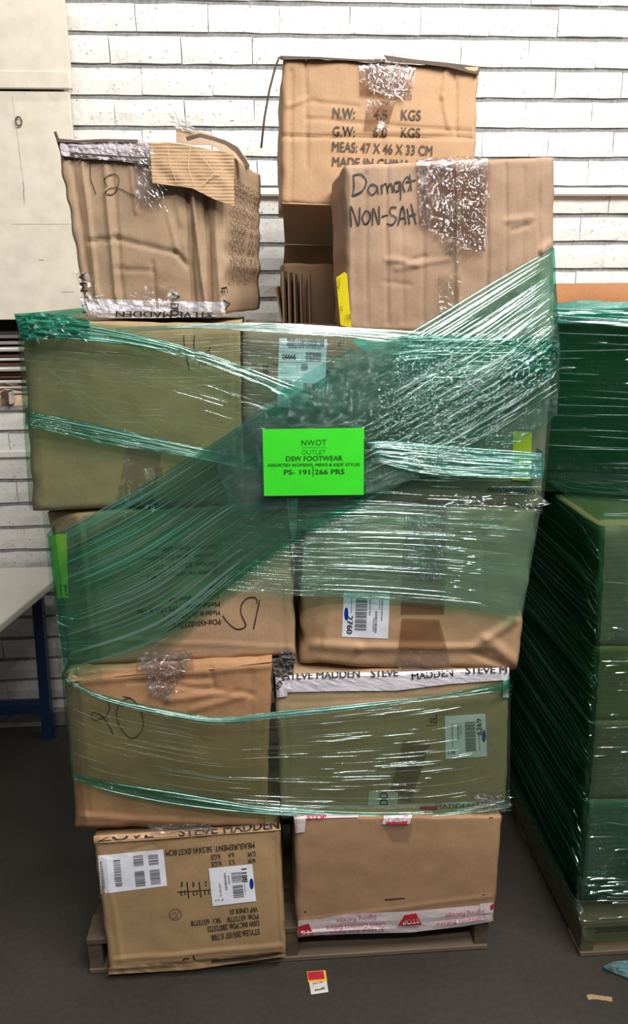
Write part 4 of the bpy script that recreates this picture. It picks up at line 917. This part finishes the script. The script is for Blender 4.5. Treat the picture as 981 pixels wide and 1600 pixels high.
# second diagonal layer, sparkling centre
D2 = Band([(330, 700), (440, 610), (540, 550), (640, 524), (760, 528), (872, 535)], [(360, 800), (470, 792), (560, 775), (650, 748), (760, 720), (868, 650)], FM['spark'], Y=YFILM-.020, right=True, nu=110, nv=50, amp=.003, seed=20)
rnd = random.Random(77)
D2.pleats(160, 1.6, PM['bright'], seed=21, s0=.35, s1=1., t0=.1, t1=.85, lmin=.008, lmax=.035, name='film_wrinkle_glints')
D5 = Band([(470, 690), (560, 640), (660, 580), (760, 520), (866, 452)], [(590, 765), (660, 735), (730, 700), (800, 662), (872, 612)], FM['veil'], Yfn=lambda x, y: dY(x, y)-.010, right=True, nu=60, nv=30, seed=52)
D5.pleats(120, 1.6, PM['bright'], seed=53, s0=.3, s1=1., t0=0., t1=1., lmin=.05, lmax=.45, wob=.004)
D5.pleats(60, 1.5, PM['clear'], seed=54, s0=.0, s1=.8, t0=0., t1=1., lmin=.05, lmax=.4, wob=.004)
D6 = Band([(545, 530), (640, 526), (740, 530), (868, 534)], [(575, 552), (650, 572), (740, 590), (868, 575)], film('light_teal_film', (.4, .8, .68), .30, (.12, .58, .42), .10, .12, .8, 2., 50.), Y=YFILM-.012, nu=50, nv=14, seed=55)
D6.pleats(60, 1.5, PM['bright'], seed=56, s0=.1, lmin=.04, lmax=.3)
D2.pleats(60, 3.2, PM['teal'], seed=23, s0=.55, s1=1., t0=.0, t1=.35, lmin=.08, lmax=.3)
# gathered teal bundle at the right
T1 = Band([(575, 690), (650, 692), (740, 700), (845, 708)], [(590, 722), (650, 738), (740, 746), (845, 748)], FM['teal'], Y=YFILM-.024, right=True, seed=24, name='film_bundle')
T1.pleats(90, 1.3, PM['bright'], seed=25, lmin=.05, lmax=.3)
T1.pleats(70, 2.6, PM['teal'], seed=26, lmin=.1, lmax=.5)
B2.pleats(55, 2.2, PM['clear'], seed=27, s0=.3, s1=1., t0=.55, t1=1., lmin=.05, lmax=.3, wob=.003)
# pale sheet over the third tier, right
P1 = Band([(340, 778), (450, 780), (640, 786), (842, 796)], [(352, 922), (450, 930), (600, 938), (814, 964)], FM['pale'], Y=YFILM-.002, left=False, right=True, seed=28)
P2 = Band([(480, 792), (600, 790), (740, 794), (842, 800)], [(468, 930), (600, 937), (740, 950), (812, 964)], FM['pale'], Y=YFILM-.006, right=True, seed=29)
P2.pleats(16, 2.4, PM['bright'], seed=30, s0=.0, s1=.7, t0=.05, t1=1., lmin=.3, lmax=.9, wob=.003)
P2.pleats(30, 2.0, PM['bright'], seed=31, s0=.55, s1=.72, t0=.1, t1=.95, lmin=.1, lmax=.5, wob=.003)
P1.pleats(14, 2.2, PM['clear'], seed=32, t0=.0, t1=.3, s0=.3, s1=1., lmin=.2, lmax=.5, wob=.003)
P2.pleats(50, 1.8, PM['dim'], seed=33, lmin=.1, lmax=.5)
# lower band
G1 = Band([(101, 1060), (160, 1090), (250, 1112), (340, 1126), (430, 1118), (560, 1106), (690, 1090), (794, 1068)], [(112, 1214), (180, 1232), (270, 1250), (350, 1262), (430, 1270), (560, 1277), (690, 1274), (794, 1256)], FM['left'], Y=YFILM-.002, left=True, right=True, nu=100, seed=34)
G2 = Band([(101, 1062), (160, 1092), (250, 1113), (340, 1127), (430, 1119), (560, 1107), (690, 1091), (794, 1069)], [(112, 1212), (180, 1231), (270, 1249), (350, 1261), (430, 1269), (560, 1276), (690, 1273), (794, 1255)], FM['veil'], Y=YFILM-.006, left=True, right=True, nu=100, seed=35)
G1e = Band([(101, 1058), (160, 1085), (250, 1106), (340, 1120), (430, 1113), (560, 1101), (690, 1085), (794, 1062)], [(103, 1066), (160, 1095), (250, 1117), (340, 1131), (430, 1123), (560, 1109), (690, 1092), (794, 1078)], FM['edge'], Y=YFILM-.010, left=True, right=True, nu=90, nv=4, seed=36, name='film_edge')
G1e.pleats(14, 1.6, PM['clear'], seed=37, lmin=.05, lmax=.3, s0=.2)
G1e.pleats(10, 3, PM['teal'], seed=38, lmin=.2, lmax=.6)
G2e = Band([(112, 1208), (180, 1222), (270, 1236), (350, 1250), (430, 1262), (560, 1270), (690, 1268), (794, 1248)], [(113, 1218), (180, 1240), (270, 1258), (350, 1268), (430, 1275), (560, 1282), (690, 1278), (794, 1264)], FM['edge'], Y=YFILM-.010, left=True, right=True, nu=90, nv=4, seed=39, name='film_edge')
G2e.pleats(30, 1.8, PM['clear'], seed=40, lmin=.04, lmax=.2, s0=.45)
G2e.pleats(14, 3, PM['teal'], seed=41, lmin=.2, lmax=.6)
G2.pleats(60, 2.0, PM['bright'], seed=42, s0=.62, s1=.92, t0=.02, t1=.98, lmin=.05, lmax=.35, wob=.003)
G2.pleats(14, 2.4, PM['clear'], seed=43, s0=.42, s1=.7, t0=.3, t1=1., lmin=.2, lmax=.7, wob=.003)
G2.pleats(60, 2.0, PM['dim'], seed=44, lmin=.05, lmax=.4)
# left-hand vertical film down the edge
Lf = Band([(70, 800), (96, 800), (150, 800)], [(96, 1060), (110, 1062), (160, 1062)], FM['veil'], Y=YFILM+.002, left=True, nu=16, nv=50, seed=45)
Lf.pleats(16, 2.2, PM['clear'], seed=46, lmin=.3, lmax=.9, skew=.05, t0=.5, t1=1.)
# crumpled corners of the wrap
def crumple(top, bot, Y, mat, nu=26, nv=20, amp=.014, seed=0, par=None, fr=7):
    return patch('film_crumple', top, bot, Y, mat, par or wrap, nu, nv, lambda s, t: amp*(nz(s*fr, t*fr, seed)+.6*nz(s*fr*2, t*fr*2, seed)), 0, False, uvscale=.2)
crumple([(24, 492), (60, 488), (100, 492), (140, 500)], [(32, 528), (60, 530), (100, 528), (140, 524)], YFILM-.016, FM['teal'], seed=1)
crumple([(27, 500), (40, 500)], [(36, 532), (46, 534)], YFILM-.02, FM['teal'], seed=5, nu=8)
crumple([(800, 530), (840, 528), (868, 532), (876, 552)], [(800, 610), (840, 600), (862, 590), (868, 570)], YFILM-.026, FM['spark'], seed=2)
crumple([(740, 1238), (794, 1236)], [(738, 1272), (800, 1262)], YFILM-.014, M['tape_crinkle'], seed=4, nu=14, nv=10)
crumple([(216, 1020), (300, 1014)], [(212, 1050), (304, 1048)], YFILM-.006, M['tape_crinkle'], seed=6)
crumple([(230, 1288), (330, 1286)], [(236, 1306), (326, 1304)], 1.675, M['tape_crinkle'], seed=7, nv=8, par=rb.root)
# crushed dirty corner pieces between the tiers
for k, (x0, y0, x1, y1) in enumerate([(426, 1030, 460, 1056), (436, 1020, 462, 1036)]):
    o = patch('crushed_corner', [(x0, y0), ((x0+x1)/2, y0-3), (x1, y0+2)], [(x0+2, y1), ((x0+x1)/2, y1+4), (x1-2, y1)], YF-.006*k-.01, simple('grimy_grey_board', (.13, .11, .10), .6, bump=.6, var=.4, vscale=40), S_.root, 14, 8, lambda s, t: .012*nz(s*5, t*5, k), .004)

# short ridges added and paled to imitate highlights on tape and film
gm = pleat_mat('tape_wrinkle_glint', (.9, .9, .92), .16, (.8, .82, .86), .6, .12)  # whitish colour stands in for glints
def at_y(Y, root): return Surf(lambda x, y, l: at(x, y, Y-l), root)
glints(damaged, [(652, 250), (704, 250), (708, 380), (656, 350)], 70, 9, 1.8, gm, 1, 1.2, 2., lift=.012)
glints(damaged, [(704, 250), (762, 248), (760, 390), (706, 388)], 130, 7, 1.7, gm, 2, 1.2, 3., lift=.016)
glints(damaged, [(655, 248), (712, 248), (712, 262), (655, 262)], 30, 10, 1.8, gm, 9, 1.2, 2., lift=.014)
glints(damaged, [(700, 300), (713, 300), (713, 500), (700, 500)], 60, 7, 1.6, gm, 10, 1.5, 1., lift=.008)
glints(top_box, [(575, 92), (640, 97), (630, 152), (580, 146)], 60, 12, 1.8, gm, 3, 1., 3., lift=.014)
glints(small, [(210, 225), (250, 225), (262, 330), (214, 316)], 70, 12, 1.9, gm, 4, 1.1, 1.6, lift=.018)
glints(small, [(140, 440), (280, 470), (340, 490), (140, 492)], 60, 9, 1.6, gm, 5, 0., 3., lift=.014)
glints(at_y(YFILM-.012, wrap), [(216, 1022), (300, 1018), (262, 1096), (232, 1082)], 130, 9, 1.9, gm, 6, .8, 3.)
glints(at_y(YFILM-.012, wrap), [(645, 790), (694, 790), (690, 900), (655, 900)], 60, 12, 1.7, gm, 7, 1.4, 1.2)
glints(at_y(YFILM-.022, wrap), [(690, 775), (846, 778), (846, 800), (690, 792)], 70, 12, 1.9, gm, 8, .1, 1.)
glints(at_y(YFILM-.012, wrap), [(30, 495), (130, 500), (130, 528), (38, 530)], 60, 9, 1.8, PM['bright'], 11, .2, 2.)
glints(at_y(YFILM-.012, wrap), [(740, 1240), (796, 1236), (796, 1268), (742, 1272)], 60, 8, 1.8, gm, 12, .1, 2.)
glints(at_y(YFILM-.012, wrap), [(185, 730), (250, 735), (240, 800), (190, 800)], 26, 14, 1.5, gm, 13, 1.8, 1.)
glints(at_y(1.68, rb.root), [(240, 1288), (330, 1286), (330, 1302), (240, 1304)], 50, 9, 1.8, gm, 14, .1, 2.)
glints(at_y(YFILM-.03, wrap), [(470, 620), (640, 540), (862, 545), (640, 740)], 620, 3.2, 1.9, PM['bright'], 15, -.55, .8)
glints(at_y(YFILM-.03, wrap), [(560, 640), (760, 560), (866, 560), (700, 720)], 420, 4.5, 1.8, PM['bright'], 16, -.5, .7)
# sign
sg = empty('paper_sign', at(490, 772, YFILM-.04), 'bright green printed paper sign stuck on the front of the green stretch wrap', 'sign')
SQ = [(410, 670.5), (568.5, 668.5), (568, 773), (412.5, 775)]
SG = Surf(lambda x, y, l: at(x, y, YFILM-.040-l+.004*((x-490)/80)**2), sg)
V, Fc = [], []; nu, nv = 10, 6
for dy in (0, .0008):
    for j in range(nv+1):
        for i in range(nu+1):
            x, y = quad_at(SQ, i/nu, j/nv, 1, 1)[0]; V.append(SG(x, y, -dy))
n1 = (nu+1)*(nv+1)
for j in range(nv):
    for i in range(nu):
        a = j*(nu+1)+i; Fc += [(a, a+nu+1, a+nu+2, a+1), (n1+a, n1+a+1, n1+a+nu+2, n1+a+nu+1)]
mesh_obj('sheet', V, Fc, M['green_paper'], sg)
prints(SG, [('NWOT', 471, 696, 510, 695.5, 9.3, .0)], M['ink_green'], 'printed_text', None, .0008)
prints(SG, [('OUTLET', 471.5, 709.8, 509, 709.3, 7, -.006), ('NEW WITHOUT TAGS', 471.5, 700.3, 510, 699.8, 2.2, 0)], M['ink_green2'], 'printed_text', None, .0008)
prints(SG, [('DSW FOOTWEAR', 447, 720.3, 535, 719.3, 8, .014), ('ASSORTED WOMEN\'S, MEN\'S & KIDS\' STYLES', 418, 729, 562, 727.8, 4.8, .012), ('PS- 191', 444, 741.5, 484, 741, 8, .02), ('266 PRS', 492, 741, 538, 740.5, 8, .02)], M['ink_green'], 'printed_text', None, .0008)
rects(SG, [((488.4, 729.5), (489.8, 729.5), (489.8, 744), (488.4, 744))], M['ink_green'], 'printed_bar', None, .0008)

# ================================================================== RIGHT-HAND PALLET LOAD
YR = 1.70
pallet('wooden pallet with plastic film hanging over it at the right edge', .862, 1.95, 1.668, 2.70, None)
def rbox(label, px0, y0, y1, Y, depth, xr, col, back=(0, 0), seed=20, tl=None):
    a, b = at(px0[0], y0, Y), at(px0[1], y1, Y); 
    q = [(px0[0], y0), (px0[0]+ (xr-px0[0]), y0-2), (px0[1]+(xr-px0[1]), y1-1), (px0[1], y1)]
    return Carton(label, q, Y, depth, col, seed=seed, back=back, bulge=.006, nu=30, nv=24)
kc = (.30, .20, .11)
rbox('lowest wrapped box of the right pallet load', (918, 908), 1252, 1408, YR, .9, 1150, kc, seed=21)
rbox('wrapped box of the right pallet load in the tier second from its pallet', (927, 916), 1128, 1250, YR+.01, .9, 1150, kc, seed=22)
rbox('wrapped box of the right pallet load in its middle tier, showing a brown front', (930, 925), 1010, 1128, YR+.02, .9, 1150, (.33, .22, .11), seed=23)
rbox('wrapped box of the right pallet load whose top corner juts forward', (936, 929), 822, 1010, YR+.02, .9, 1150, (.28, .21, .12), seed=24)
# upper box: set back and turned
def solid_box(label, P4, z0, z1, col, name='cardboard_box'):
    cx_ = sum(p[0] for p in P4)/4; cyy = sum(p[1] for p in P4)/4
    r = empty(name, (cx_, cyy, z0), label, 'box'); V, Fc = [], []
    G = 12
    for z in range(G+1):
        for k in range(4):
            a, b = Vector((*P4[k], 0)), Vector((*P4[(k+1) % 4], 0))
            for i in range(G):
                p = a+(b-a)*i/G; p.z = z0+(z1-z0)*z/G; o_ = Vector((p.x-cx_, p.y-cyy, 0)).normalized()
                V.append(p+o_*(.006*math.sin(math.pi*z/G)+.004*nz(p.x*8, p.y*8, p.z*8)))
    R = 4*G
    for z in range(G):
        for k in range(R): Fc.append((z*R+k, z*R+(k+1) % R, (z+1)*R+(k+1) % R, (z+1)*R+k))
    Fc.append(tuple(range(R))[::-1]); Fc.append(tuple(G*R+k for k in range(R)))
    mesh_obj('box_body', V, Fc, cardboard('kraft_cardboard', col, seed=z1), r, False); return r
zt_ = at(935, 820, YR+.02).z
solid_box('large dark wrapped box set back on the right pallet load', [(.72, 2.05), (1.3, 1.86), (1.62, 2.42), (.78, 2.55)], zt_+.006, 1.77, kc)
ub = solid_box('unwrapped reddish brown box resting on top of the right pallet load', [(.93, 2.44), (1.55, 2.40), (1.56, 2.80), (.94, 2.80)], 1.772, 1.862, (.42, .19, .085))
# film of the right load
wr = empty('stretch_wrap', (1.3, 2.2, .1), 'dark green stretch wrap around the pallet load at the right edge', 'plastic wrap')
class WB_:
    """film sheet spanned between world-space edge curves"""
    def __init__(s, A_, B_, mat, nu=50, nv=30, amp=.006, seed=0, name='film_band', L_=1.5, W_=.8):
        s.A, s.B, s.amp, s.seed = A_, B_, amp, seed; V, U, Fc = [], [], []
        for i in range(nu+1):
            for j in range(nv+1): V.append(s.P(i/nu, j/nv)); U.append((i/nu*L_, j/nv*W_))
        n = nv+1
        for i in range(nu):
            for j in range(nv): a = i*n+j; Fc.append((a, a+1, a+n+1, a+n))
        s.o = mesh_obj(name, V, Fc, mat, wr, True, U)
    def P(s, a, t, lift=0.):
        p = Vector(lerpP(s.A, a)); q = Vector(lerpP(s.B, a)); r = p+(q-p)*t
        k = s.amp*(nz(a*6, t*9, s.seed)+.4*nz(a*14, t*22, s.seed))
        return r+Vector((-.7, -.7, 0))*(k+lift)
    def pleats(s, n, r, mat, seed, s0=0., s1=1., t0=0., t1=1., lmin=.1, lmax=.5, skew=.1):
        rnd = random.Random(seed); V, Fc = [], []
        for _ in range(n):
            ln = rnd.uniform(lmin, lmax)*(s1-s0); a = rnd.uniform(s0, s1-ln); t = rnd.uniform(t0, t1); dt = rnd.uniform(-skew, skew)*ln+skew*ln*.6; K = 12; rr0 = r*rnd.uniform(.4, 1.3)
            for i in range(K+1):
                f = i/K; aa = a+ln*f; tt = clamp(t+dt*f); rr = rr0*min(1, 4*f, 4*(1-f))+.0001
                p = s.P(aa, tt, .002); q = s.P(min(1, aa+.01), clamp(tt+.01*dt/ln), .002); d = (q-p); d = d.normalized() if d.length > 1e-7 else Vector((0, -1, 0))
                nrm = Vector((-.7, -.7, 0)); sd = d.cross(nrm).normalized(); nn = sd.cross(d)
                if nn.dot(nrm) < 0: nn = -nn
                for (o_, h_) in ((-1, 0), (-.6, .8), (0, 1), (.6, .8), (1, 0)): V.append(p+sd*o_*rr+nn*h_*rr)
                if i:
                    m_ = len(V)-10
                    for k in range(4): Fc.append((m_+k, m_+k+1, m_+k+6, m_+k+5))
        o = mesh_obj('film_pleats', V, Fc, mat, wr, True); o['kind'] = 'stuff'
def fl_(x, y, Y=YR-.012): return tuple(at(x, y, Y))
# lower body of wrap: back-left -> front-left corner -> front right
edgeX = {0: (924, 815), 1: (918, 1010), 2: (914, 1130), 3: (905, 1252), 4: (896, 1410)}
def col_pts(y, xc): 
    f_ = at(xc, y, YR-.012)
    return f_
tops = at(930, 818, YR-.01); bots = at(896, 1425, YR-.015)
def mkside(*a): return mkloop(*a)[:5]
def mkfront(*a): return mkloop(*a)[4:]
def mkloop(zf, xl, yfr, bx=0.0):
    return [(xl+.01+bx, 2.68, zf), (xl-.004+bx*.5, 2.2, zf), (xl, 1.78, zf), (xl+.006, yfr+.006, zf), (xl+.02, yfr, zf), (xl+.3, yfr-.004, zf), (1.9, yfr-.004, zf)]
LV = [(1.19, .828), (.99, .825), (.80, .822), (.62, .83), (.43, .84), (.22, .858), (.02+.09, .862)]
tA, tX = at(934, 822, YR).z, at(934, 822, YR).x
lev = []
for (px_, py_) in [(933, 822), (929, 905), (926, 1010), (922, 1068), (921, 1130), (915, 1190), (910, 1252), (905, 1330), (899, 1405), (902, 1450)]:
    q = at(px_, py_, YR-.006); lev.append((q.x, q.z))
for k in range(len(lev)-1):
    pass
frontfilm = film('green_stretch_film_front', (.42, .60, .46), .05, (.03, .15, .09), .05, .10, .9, 1.5, 45.)
frontlow = film('teal_front_film', (.18, .54, .42), .05, (.02, .16, .11), .05, .10, .9, 1.5, 45.)
edges = [(lev[0][1], lev[0][0], YR-.006), (lev[2][1], lev[2][0], YR-.006), (lev[4][1], lev[4][0]-.004, YR-.006), (lev[6][1], lev[6][0], YR-.006), (lev[8][1], lev[8][0]-.006, YR-.012)]
for k in range(4):
    a_, b_ = edges[k], edges[k+1]
    Ws = WB_(mkside(*a_), mkside(*b_), FM['right'], seed=k+1, nv=24)
    Wf = WB_(mkfront(*a_), mkfront(*b_), frontlow if k == 3 else frontfilm, seed=k+11, nv=24, L_=.8)
    Ws.pleats(34, .0016, PM['faint'], 60+k, lmin=.2, lmax=.8, skew=.35)
    Ws.pleats(5, .0016, PM['clear'], 65+k, s0=.5, lmin=.1, lmax=.3, skew=.5)
    Wf.pleats(12, .0022, PM['clear'], 70+k, s0=0., s1=.5, lmin=.04, lmax=.3, skew=.2)
W4 = Wf; W4s = Ws
W5 = WB_(mkloop(lev[8][1], lev[8][0]-.006, YR-.012), mkloop(.07, lev[9][0], YR-.045), film('clear_hanging_film', (.78, .84, .68), .06, (.3, .34, .22), .08, .12, 1., 2., 40.), seed=5, nv=10)
W4.pleats(22, .003, PM['clear'], 90, s0=0, s1=.5, t0=.75, t1=1., lmin=.05, lmax=.3, skew=.3)
W5.pleats(20, .003, PM['clear'], 91, s0=.48, s1=.9, t0=.0, t1=.5, lmin=.05, lmax=.15, skew=.6)
# upper film: around the set-back box, ending in a gathered top edge
zb = lev[0][1]
W0 = WB_([(.73, 2.60, 1.785), (.70, 2.04, 1.79), (1.0, 1.93, 1.80), (1.33, 1.84, 1.80), (1.66, 2.4, 1.80)], [(.80, 2.66, zb+.01), (.71, 2.02, zb+.01), (1.0, 1.91, zb+.02), (1.33, 1.82, zb+.02), (1.66, 2.4, zb+.02)], FM['right'], seed=6, nv=40, W_=1.4)
W0.pleats(50, .0022, PM['faint'], 95, s0=.2, s1=.8, lmin=.1, lmax=.5, skew=.12)
W0.pleats(14, .0024, PM['clear'], 96, s0=.2, s1=.8, t0=.05, t1=.5, lmin=.02, lmax=.06, skew=.5)
W6 = WB_([(.72, 2.03, zb+.07), (1.0, 1.915, zb+.07), (1.33, 1.83, zb+.07)], [(.80, 1.95, zb+.012), (tX+.0, YR+.0, zb+.012), (1.33, YR-.003, zb+.012)], frontfilm, seed=7, nv=24, amp=.004)
W6.pleats(20, .002, PM['faint'], 97, lmin=.1, lmax=.4, skew=.8)
# gathered teal rim on the top of the upper box
V, U, Fc = [], [], []; nu, nv = 60, 10
for i in range(nu+1):
    for j in range(nv+1):
        s, t = i/nu, j/nv
        x = .70+.75*s; y = 2.06-.25*s+.35*t+.02*nz(s*5, t*3); z = 1.79+.02*math.sin(math.pi*t)+.018*nz(s*9, t*4, 3)
        V.append(Vector((x, y, z))); U.append((s, t*.3))
for i in range(nu):
    for j in range(nv): a = i*(nv+1)+j; Fc.append((a, a+1, a+nv+2, a+nv+1))
mesh_obj('film_rim', V, Fc, FM['teal'], wr, False, U)
W7 = WB_([(.70, 2.03, 1.80), (.95, 1.94, 1.792), (1.15, 1.885, 1.81), (1.35, 1.83, 1.82)], [(.70, 2.03, 1.765), (.95, 1.94, 1.75), (1.15, 1.885, 1.77), (1.35, 1.83, 1.79)], FM['teal'], seed=9, nv=6, amp=.012, name='film_edge')
W7.pleats(26, .003, PM['teal'], 98, lmin=.1, lmax=.4); W7.pleats(20, .0026, PM['clear'], 99, lmin=.1, lmax=.3)

# ================================================================== FLOOR LITTER
tg = empty('paper_tag', atz(497, 1540, 0), 'small white, yellow and red paper tag lying on the floor before the pallet', 'tag')
FS = Surf(lambda x, y, l: atz(x, y, .003+l+.004*max(0, nz(x*.08, y*.08))), tg)
TQ = [(480, 1518), (508, 1516), (513, 1550), (486, 1554)]
label_paper(FS, TQ, simple('white_card', (.62, .60, .56), .5), 'card', lift=.0)
rects(FS, [quad_at(TQ, -.04, 0, 1.02, .48)], simple('yellow_print', (.75, .42, .02), .5), 'yellow_band', None, .001)
rects(FS, [quad_at(TQ, .0, .02, .9, .38)], simple('dark_red_print', (.42, .01, .03), .5), 'red_band', None, .002)
prints(FS, [('Alwaffe', 492, 1549, 508, 1545, 4, .01), ('size info', 489, 1538, 505, 1535, 3, 0)], M['ink'], 'printed_text', None, .002)
sc_ = patch('cardboard_scrap', [(915, 1554), (925, 1553), (935, 1555), (956, 1557)], [(919, 1562), (930, 1561), (944, 1563), (957, 1565)], 0, M['torn'], None, 16, 5, world=lambda x, y, s, t: atz(x, y, .002+.004*abs(nz(s*6, t*3))))
md = sc_.modifiers.new('t', 'SOLIDIFY'); md.thickness = .003; tag(sc_, 'torn strip of brown cardboard lying on the floor at lower right', 'cardboard scrap')
ps = patch('plastic_scrap', [(942, 1510), (960, 1502), (985, 1500), (1000, 1502)], [(945, 1514), (965, 1522), (985, 1530), (1000, 1528)], 0, film('crumpled_blue_green_film', (.6, .8, .8), .3, (.3, .55, .6), .3, .12, 1., 20., 20.), None, 26, 16, smooth=False,
           world=lambda x, y, s, t: atz(x, y, .004+.028*abs(nz(s*5, t*5, 2))*math.sin(math.pi*clamp(t))+.006))
tag(ps, 'crumpled scrap of bluish clear film on the floor beside the right pallet', 'plastic scrap')
dk = at(962, 1447, 1.66)
